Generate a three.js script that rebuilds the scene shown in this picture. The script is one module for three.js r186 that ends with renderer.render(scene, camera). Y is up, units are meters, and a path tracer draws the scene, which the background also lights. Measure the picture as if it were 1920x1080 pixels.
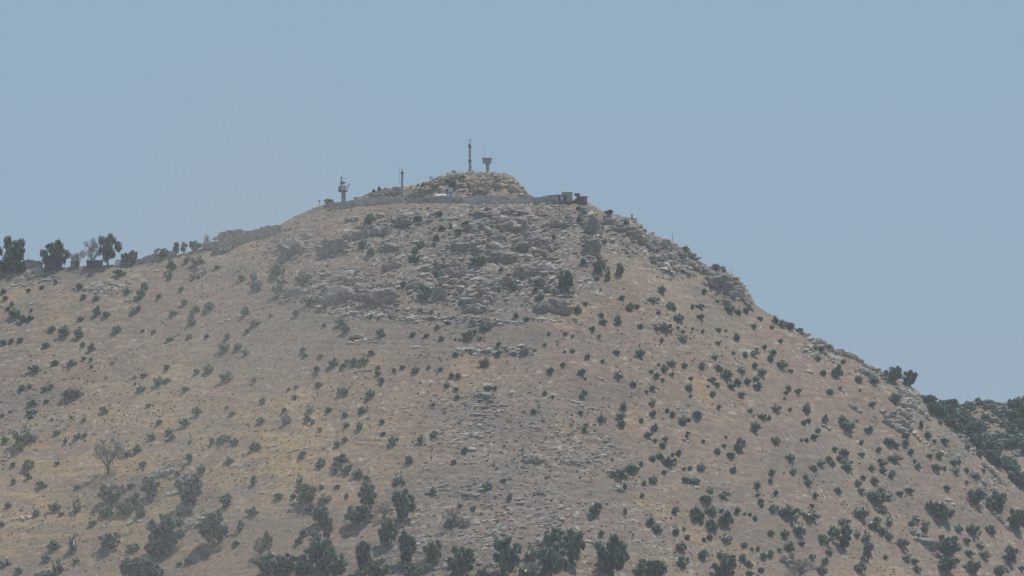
import * as THREE from 'three';
import { mergeGeometries, mergeVertices } from 'three/addons/utils/BufferGeometryUtils.js';

// ---------------------------------------------------------------- camera, sky, sun, exposure
const scene = new THREE.Scene();
const F = 9000, PITCH = THREE.MathUtils.degToRad(7), EYE = 1.7;       // a long lens: 9000 px focal length on a 1920 px wide picture
const camera = new THREE.PerspectiveCamera(2 * Math.atan(540 / F) * 180 / Math.PI, 16 / 9, 1, 30000);
camera.position.set(0, EYE, 0); camera.rotation.x = PITCH; camera.updateMatrixWorld();
const renderer = new THREE.WebGLRenderer({ antialias: true });
renderer.toneMapping = THREE.LinearToneMapping; renderer.toneMappingExposure = 1.0;
renderer.shadowMap.enabled = true;
{ // clear summer sky, paler and greyer towards the horizon, the same all round
  const W = 64, H = 512, data = new Float32Array(W * H * 4);
  const stops = [[0, [0.345, 0.437, 0.542]], [6, [0.292, 0.408, 0.533]], [12, [0.267, 0.416, 0.554]], [30, [0.225, 0.37, 0.55]], [60, [0.165, 0.30, 0.50]], [90, [0.145, 0.27, 0.47]]];
  for (let j = 0; j < H; j++) {
    const el = Math.max(0, ((j + 0.5) / H - 0.5) * 180);
    let k = 0; while (k < stops.length - 2 && el > stops[k + 1][0]) k++;
    const t = Math.min(1, (el - stops[k][0]) / (stops[k + 1][0] - stops[k][0])), s = t;
    for (let i = 0; i < W; i++) for (let c = 0; c < 4; c++) data[(j * W + i) * 4 + c] = c < 3 ? stops[k][1][c] + (stops[k + 1][1][c] - stops[k][1][c]) * s : 1;
  }
  const sky = new THREE.DataTexture(data, W, H, THREE.RGBAFormat, THREE.FloatType);
  sky.mapping = THREE.EquirectangularReflectionMapping; sky.magFilter = sky.minFilter = THREE.LinearFilter; sky.needsUpdate = true;
  scene.background = sky; scene.environment = sky;
}
const sun = new THREE.DirectionalLight(new THREE.Color(1, 0.945, 0.86), 4.5);
sun.position.set(160, 620, -1430 - 118); sun.target.position.set(0, 150, -1430);   // high, to the right and behind the hill: shadows fall to the viewer's lower left
sun.castShadow = true; sun.shadow.mapSize.set(4096, 4096); sun.shadow.bias = -0.0005;
Object.assign(sun.shadow.camera, { left: -260, right: 260, top: 260, bottom: -260, near: 10, far: 1200 });
scene.add(sun, sun.target);
scene.fog = new THREE.FogExp2(new THREE.Color(0.90, 0.93, 0.96), 1.2e-4);

// ---------------------------------------------------------------- helpers
let seed = 20240611;
const rnd = () => { seed |= 0; seed = (seed + 0x6D2B79F5) | 0; let t = Math.imul(seed ^ (seed >>> 15), 1 | seed); t = (t + Math.imul(t ^ (t >>> 7), 61 | t)) ^ t; return ((t ^ (t >>> 14)) >>> 0) / 4294967296; };
const rr = (a, b) => a + (b - a) * rnd();
const clamp = (v, a = 0, b = 1) => Math.min(b, Math.max(a, v));
const smooth = (a, b, v) => { const t = clamp((v - a) / (b - a)); return t * t * (3 - 2 * t); };
const lerp = (a, b, t) => a + (b - a) * t;
const hash2 = (x, y, s) => { let h = Math.imul(x, 374761393) + Math.imul(y, 668265263) + Math.imul(s, 1442695041) | 0; h = Math.imul(h ^ (h >>> 13), 1274126177); h ^= h >>> 16; return (h >>> 0) / 4294967296; };
function noise(x, y, s = 0) {                                         // value noise, -1 to 1
  const xi = Math.floor(x), yi = Math.floor(y), fx = x - xi, fy = y - yi, u = fx * fx * (3 - 2 * fx), v = fy * fy * (3 - 2 * fy);
  const a = hash2(xi, yi, s), b = hash2(xi + 1, yi, s), c = hash2(xi, yi + 1, s), d = hash2(xi + 1, yi + 1, s);
  return (a + (b - a) * u + (c - a) * v + (a - b - c + d) * u * v) * 2 - 1;
}
function fbm(x, y, oct, s = 0) { let v = 0, a = 0.5, t = 0; for (let i = 0; i < oct; i++) { v += a * noise(x, y, s + i * 17); t += a; a *= 0.5; x = x * 2.03 + 11.3; y = y * 2.03 - 7.7; } return v / t; }
function table(points) {                                              // piecewise linear lookup
  return (v) => { if (v <= points[0][0]) return points[0][1]; for (let i = 1; i < points.length; i++) if (v <= points[i][0]) { const [a, p] = points[i - 1], [b, q] = points[i]; return p + (q - p) * (v - a) / (b - a); } return points[points.length - 1][1]; };
}
const CO = Math.cos(PITCH), SI = Math.sin(PITCH);
const ray = (px, py) => { const a = (px - 960) / F, b = (540 - py) / F; return [a, b * CO + SI, b * SI - CO]; };
const onPlane = (px, py, z) => { const r = ray(px, py), t = z / r[2]; return [t * r[0], EYE + t * r[1], z]; };
const project = (x, y, z) => { const Y = y - EYE, depth = -(z * CO) + Y * SI, up = Y * CO + z * SI; return [960 + F * x / depth, 540 - F * up / depth, depth]; };
const used = new Map();
const numbered = (name) => { const n = used.get(name) ?? 0; used.set(name, n + 1); return n ? `${name}_${String(n).padStart(3, '0')}` : name; };
const lit = (m) => { m.castShadow = m.receiveShadow = true; return m; };
function mesh(name, geometry, material, parent) { const m = lit(new THREE.Mesh(geometry, material)); m.name = parent ? name : numbered(name); (parent ?? scene).add(m); return m; }
function tag(o, label, category, group, kind) { o.userData = { label, category }; if (group) o.userData.group = group; if (kind) o.userData.kind = kind; return o; }
function thing(name, [x, y, z], turn = 0) { const g = new THREE.Group(); g.name = numbered(name); g.position.set(x, y, z); g.rotation.y = turn; scene.add(g); return g; }
const rgb = (r, g, b) => new THREE.Color().setRGB(r, g, b);
const mat = (c, rough = 0.95, extra = {}) => new THREE.MeshStandardMaterial({ color: c, roughness: rough, ...extra });
const box = (w, h, d, x = 0, y = 0, z = 0, ry = 0) => { const g = new THREE.BoxGeometry(w, h, d); if (ry) g.rotateY(ry); g.translate(x, y, z); return g; };
const bar = (a, b, r0, r1 = r0, n = 8) => { const A = new THREE.Vector3(...a), B = new THREE.Vector3(...b), d = B.clone().sub(A), g = new THREE.CylinderGeometry(r1, r0, d.length(), n); g.translate(0, d.length() / 2, 0); g.applyQuaternion(new THREE.Quaternion().setFromUnitVectors(new THREE.Vector3(0, 1, 0), d.normalize())); g.translate(...a); return g; };
const join = (list) => mergeGeometries(list.map((g) => g.index ? g.toNonIndexed() : g));

// ---------------------------------------------------------------- the hill
const ZR = -1500, Z2 = -1640, ZK = -1524;
const xAt = (px, z) => onPlane(px, 540, z)[0];
const ridgeZ = (x) => ZR - 0.0007 * x * x;
function profile(list, zOf) { return table(list.map(([px, py]) => { let z = ZR; for (let i = 0; i < 3; i++) z = zOf(onPlane(px, py, z)[0]); const p = onPlane(px, py, z); return [p[0], p[1]]; })); }
const ridgeLine = profile([[-2600, 1000], [-1200, 640], [-600, 560], [-300, 526], [0, 508], [60, 503], [120, 501], [200, 497], [260, 493], [330, 478], [380, 466], [411, 465], [434, 462], [470, 446], [495, 439], [515, 428], [530, 418], [545, 409], [560, 402], [600, 385], [625, 381], [665, 378], [760, 376], [870, 377], [1000, 377], [1060, 375], [1100, 377],
  [1130, 396], [1160, 404], [1190, 412], [1205, 427], [1215, 439], [1250, 449], [1290, 479], [1310, 491], [1330, 504], [1365, 511], [1390, 532], [1405, 549], [1417, 572], [1440, 586], [1490, 614], [1520, 634], [1560, 659], [1600, 671], [1635, 690], [1660, 706], [1700, 718], [1720, 735], [1740, 757], [1800, 812], [1860, 863], [1920, 916], [2000, 990], [2150, 1110], [2400, 1280], [3000, 1500]], ridgeZ);
const LEVELS = [0, 6, 15, 35, 70], X0 = -900, XN = 1801;
const blurred = LEVELS.map((sigma) => {
  const src = Float64Array.from({ length: XN }, (_, i) => ridgeLine(X0 + i)); if (!sigma) return src;
  const out = new Float64Array(XN), R = Math.ceil(sigma * 2.5), w = []; for (let k = -R; k <= R; k++) w.push(Math.exp(-k * k / (2 * sigma * sigma)));
  for (let i = 0; i < XN; i++) { let s = 0, t = 0; for (let k = -R; k <= R; k++) { const j = clamp(i + k, 0, XN - 1); s += w[k + R] * src[j]; t += w[k + R]; } out[i] = s / t; } return out;
});
const levelAt = (L, x) => { const u = clamp(x - X0, 0, XN - 1.001), i = u | 0; return L[i] + (L[i + 1] - L[i]) * (u - i); };
function ridgeHeight(x, d) { const s = clamp(d * 0.28, 0, 69.9); let k = 0; while (s > LEVELS[k + 1]) k++; const t = (s - LEVELS[k]) / (LEVELS[k + 1] - LEVELS[k]); return d <= 0 ? ridgeLine(x) : lerp(k ? levelAt(blurred[k], x) : ridgeLine(x), levelAt(blurred[k + 1], x), t); }
const FALL = new Float64Array(1200); { let s = 0; for (let i = 0; i < 1200; i++) { FALL[i] = s; s += i < 25 ? lerp(0.5, 0.7, i / 25) : lerp(0.7, 0.52, clamp((i - 60) / 250)); } }
const fall = (d) => { const i = Math.min(1198, d | 0); return FALL[i] + (FALL[i + 1] - FALL[i]) * Math.min(1, d - i); };
const shelf = table([[-400, 14], [-72, 14], [-64, 40], [24, 45], [27, 6], [400, 4]]);       // how far the top stays level behind the edge
const farRidge = profile([[1300, 1200], [1560, 900], [1640, 850], [1720, 795], [1790, 764], [1830, 748], [1870, 753], [1900, 752], [1980, 735], [2200, 695], [2800, 690], [3600, 900]], () => Z2);
const knollTop = profile([[560, 440], [640, 396], [665, 376], [700, 361], [730, 356], [760, 354], [800, 349], [825, 339], [845, 331], [880, 327], [945, 327], [958, 333], [970, 346], [985, 360], [1000, 374], [1012, 396], [1040, 470]], () => ZK);
// where bare rock shows on the face, as [px, py, rx, ry, strength] of the photograph turned to places on the hill
const ROCKY = [[880, 450, 240, 75, 0.8], [930, 530, 210, 60, 0.75], [1000, 430, 120, 50, 0.5], [850, 345, 140, 30, 1], [1180, 440, 60, 40, 1], [1270, 485, 60, 35, 0.9], [1375, 535, 45, 40, 1], [1110, 450, 25, 60, 0.9], [1560, 655, 55, 22, 0.8], [1640, 700, 40, 25, 0.8], [1715, 760, 35, 40, 0.9], [1800, 830, 40, 40, 0.6],
  [740, 592, 110, 12, 0.9], [860, 600, 130, 9, 0.8], [930, 655, 75, 11, 0.9], [690, 640, 40, 10, 0.6], [1000, 602, 90, 8, 0.6], [640, 545, 110, 45, 0.6], [560, 470, 70, 50, 0.4], [960, 830, 230, 110, 0.42], [930, 970, 230, 80, 0.45], [65, 515, 60, 18, 0.7], [200, 540, 70, 12, 0.7], [1040, 760, 130, 50, 0.25], [1880, 920, 70, 40, 0.4], [330, 890, 50, 15, 0.4], [370, 990, 60, 40, 0.3], [820, 1050, 150, 40, 0.4], [1180, 990, 120, 60, 0.3]];
function rockiness(px, py) { let v = 0; for (const [a, b, rx, ry, w] of ROCKY) { const q = ((px - a) / rx) ** 2 + ((py - b) / ry) ** 2; if (q < 4) v = Math.max(v, w * (1 - smooth(0.3, 1.7, q))); } return v; }
function coarse(x, z) {
  const d = z - ridgeZ(x);
  let h = d >= 0 ? ridgeHeight(x, d) - fall(d) : ridgeLine(x) - 0.46 * Math.max(0, -d - shelf(x)) + Math.min(0, 0) ;
  if (x > -70 && x < 20 && z < -1490) { const k = Math.abs(z - ZK), s = knollTop(x) - 0.95 * Math.max(0, k - 3); if (s > h) h = s; }
  if (x > 40) { const k = z - Z2, s = farRidge(x) - (k > 0 ? 0.5 * k : -0.4 * k); if (s > h) h = s; }
  return h;
}
const plain = (x, z) => 3 * fbm(x * 0.004, z * 0.004, 3, 91) - 4 * smooth(50, 700, Math.hypot(x, z));
function ground(x, z) {
  let h = coarse(x, z); const d = z - ridgeZ(x), base = plain(x, z);
  if (h > base - 30) {
    const near = smooth(-2, 10, d), [px, py] = project(x, h, z), onFar = x > 40 && z < -1560 ? 1 : 0;
    let rock = rockiness(px, py); if (d < -60) rock = 0;
    rock *= clamp(0.75 + 0.7 * fbm(x * 0.11, z * 0.11, 2, 5));
    h += near * (1.7 * fbm(x * 0.022, z * 0.016, 3, 21) + 0.55 * fbm(x * 0.09, z * 0.09, 2, 33));
    const warp = 3.2 * fbm(x * 0.02, z * 0.05, 3, 47) + 0.8 * noise(x * 0.19, z * 0.3, 49), P = 2.3, s = (h + warp + 0.02 * x) / P, t = s - Math.floor(s);
    const f = t < 0.62 ? t * 0.3 / 0.62 : 0.3 + (t - 0.62) / 0.38 * 0.7;
    const patch = smooth(0.0, 0.6, noise(x * 0.05 + 3, h * 0.22, 61) + 0.35 * noise(x * 0.21, h * 0.5, 63));
    h += (near + onFar) * (f - t) * P * (0.03 + 0.3 * patch + 0.62 * rock);
    const ridged = 1 - 2 * Math.abs(noise(x * 0.42, z * 0.5, 71)), ridged2 = 1 - 2 * Math.abs(noise(x * 0.95, z * 1.1, 73));
    const knoll = x > -62 && x < 10 && z < -1504 && z > -1535 ? 1 : 0, side = Math.max(near, knoll * 0.8, onFar * 0.6, smooth(22, 40, x) * smooth(-8, -2, d));
    h += side * (rock * (0.75 * ridged + 0.4 * ridged2) + 0.10 * noise(x * 0.8, z * 0.9, 75) + 0.05 * noise(x * 1.9, z * 2.1, 77));
  }
  const k = 14, e = Math.max(0, 1 - Math.abs(h - base) / k);          // soft meeting of hill and valley floor
  return Math.max(h, base) + e * e * k * 0.25;
}
function hit(px, py) {                                                // the place on the hill that a point of the photograph shows
  const r = ray(px, py), at = (s) => [r[0] * s, EYE + r[1] * s, r[2] * s];
  let a = 1150, b = 0;
  for (let s = 1160; s < 1760; s += 2) { const p = at(s); if (p[1] < ground(p[0], p[2])) { b = s; break; } a = s; }
  if (!b) return null;
  for (let i = 0; i < 12; i++) { const m = (a + b) / 2, p = at(m); if (p[1] < ground(p[0], p[2])) b = m; else a = m; }
  const p = at(b); p[1] = ground(p[0], p[2]); return p;
}
function hitOrRidge(px, py) {                                          // for things on the skyline whose foot is at or above the edge
  for (let k = 0; k < 26; k += 1) { const p = hit(px, py + k); if (p) return p; } return null;
}
{
  const axis = (lo, hi, step, growFrom, far) => { const a = []; for (let v = lo; v <= hi; v += step) a.push(v); let s = step, v = lo; while (v > -far) { s *= 1.16; v -= s; a.unshift(v); } s = step; v = hi; while (v < growFrom) { s *= 1.16; v += s; a.push(v); } return a; };
  const xs = axis(-185, 190, 0.44, 9000, 9000), zs = [...axis(-1668, -1546.1, 1.3, -1546, 9500).filter((v) => v < -1545.8), ...axis(-1545, -1268, 0.46, 5000, 1500).filter((v) => v > -1545.4)];
  const nx = xs.length, nz = zs.length, pos = new Float32Array(nx * nz * 3), col = new Float32Array(nx * nz * 3), uv = new Float32Array(nx * nz * 2);
  const soil = [0.292, 0.219, 0.172], ochre = [0.47, 0.32, 0.165], straw = [0.36, 0.30, 0.215], reddish = [0.31, 0.20, 0.155], grey = [0.255, 0.24, 0.222], pale = [0.52, 0.475, 0.42], scrub = [0.17, 0.165, 0.115];
  let o = 0;
  for (let j = 0; j < nz; j++) for (let i = 0; i < nx; i++, o++) {
    const x = xs[i], z = zs[j], y = ground(x, z); pos[o * 3] = x; pos[o * 3 + 1] = y; pos[o * 3 + 2] = z; uv[o * 2] = x / 24; uv[o * 2 + 1] = (z * 1.2 + y * 0.3) / 24;
    const [px, py] = project(x, y, z), inner = Math.abs(x) < 260 && z < -1200 && z > -1700;
    const c = [...soil], mixTo = (k, t) => { t = clamp(t); for (let q = 0; q < 3; q++) c[q] += (k[q] - c[q]) * t; };
    const n1 = fbm(x * 0.03, z * 0.03, 3, 101), n2 = fbm(x * 0.12, y * 0.5, 3, 111), n3 = noise(x * 0.5, y * 1.6, 121), n4 = noise(x * 1.3, z * 1.4, 131), n5 = fbm(x * 0.06, z * 0.06, 2, 141);
    mixTo(reddish, 0.4 * smooth(0.05, 0.6, n5 + 0.3 * n2));
    mixTo(straw, 0.65 * smooth(0.0, 0.7, n1 + 0.35 * n2 - 0.1));
    if (inner) {
      const o1 = Math.exp(-(((px - 60) / 330) ** 2) - (((py - 960) / 150) ** 2)), o2 = Math.exp(-(((px - 600) / 170) ** 2) - (((py - 830) / 110) ** 2)), o3 = Math.exp(-(((px - 330) / 260) ** 2) - (((py - 800) / 150) ** 2));
      mixTo(ochre, (1.25 * o1 + 1.0 * o2 + 0.5 * o3) * smooth(-0.7, 0.5, n2 + 0.6 * n1) + 0.45 * smooth(0.42, 0.7, fbm(x * 0.05 + 40, z * 0.05, 2, 151)));
      const onKnoll = x > -62 && x < 12 && z < -1506 && z > -1545;
      mixTo(onKnoll ? [0.43, 0.325, 0.25] : grey, (onKnoll ? 0.9 : 0.7) * smooth(0.25, 0.75, rockiness(px, py) + 0.35 * n3 + 0.1 * n4));
    } else mixTo(scrub, 0.4);
    mixTo(scrub, 0.6 * smooth(0.15, 0.7, n2 * 0.7 + n3 * 0.55));
    mixTo(pale, 0.7 * smooth(0.5, 0.9, n3 * 0.7 + n4 * 0.5 + 0.25 * (inner ? rockiness(px, py) : 0)));
    if (inner) { // dark weathered patches of stony ground, and thin trodden paths along the slope
      mixTo([0.19, 0.17, 0.145], 0.6 * smooth(0.12, 0.5, fbm(x * 0.035 + 9, y * 0.09, 3, 171) + 0.25 * n3));
      const track = (y + 4.5 * noise(x * 0.018, z * 0.01, 173) + 0.8 * noise(x * 0.09, 3, 175)) / 11, f = Math.abs(track - Math.floor(track) - 0.5);
      mixTo(straw, 0.75 * (1 - smooth(0.012, 0.04, f)) * smooth(0.05, 0.4, noise(x * 0.02 + 5, Math.floor(track) * 3.7, 177)) * (1 - rockiness(px, py)));
    }
    const g = 1 + 0.18 * n4 + 0.14 * n3 + 0.16 * noise(x * 0.35, y * 3.1, 161);
    for (let q = 0; q < 3; q++) col[o * 3 + q] = c[q] * g;
  }
  const idx = new Uint32Array((nx - 1) * (nz - 1) * 6); let q = 0;
  for (let j = 0; j < nz - 1; j++) for (let i = 0; i < nx - 1; i++) { const a = j * nx + i, b = a + 1, c = a + nx, d = c + 1; idx.set([a, c, b, b, c, d], q); q += 6; }
  const g = new THREE.BufferGeometry(); g.setAttribute('position', new THREE.BufferAttribute(pos, 3)); g.setAttribute('color', new THREE.BufferAttribute(col, 3)); g.setAttribute('uv', new THREE.BufferAttribute(uv, 2)); g.setIndex(new THREE.BufferAttribute(idx, 1)); g.computeVertexNormals();
  const S = 512, tex = new Uint8Array(S * S * 4);                     // fine grain of earth, dry stalks and grit, 24 m a side
  for (let j = 0; j < S; j++) for (let i = 0; i < S; i++) { const v = 205 + 34 * (rnd() - 0.5) + 26 * noise(i / 3.1, j / 2.1, 201) + 16 * noise(i / 9, j / 5, 203), k = (j * S + i) * 4; tex[k] = clamp(v + 4, 0, 255); tex[k + 1] = clamp(v, 0, 255); tex[k + 2] = clamp(v - 5, 0, 255); tex[k + 3] = 255; }
  const grain = new THREE.DataTexture(tex, S, S); grain.wrapS = grain.wrapT = THREE.RepeatWrapping; grain.magFilter = THREE.LinearFilter; grain.colorSpace = THREE.SRGBColorSpace; grain.needsUpdate = true;
  const hill = mesh('hill', g, new THREE.MeshStandardMaterial({ vertexColors: true, roughness: 1, map: grain }));
  tag(hill, 'dry brown rocky hillside rising to a walled summit', 'hill', null, 'structure');
  console.log('terrain', nx, nz, nx * nz * 2);
}
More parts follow.
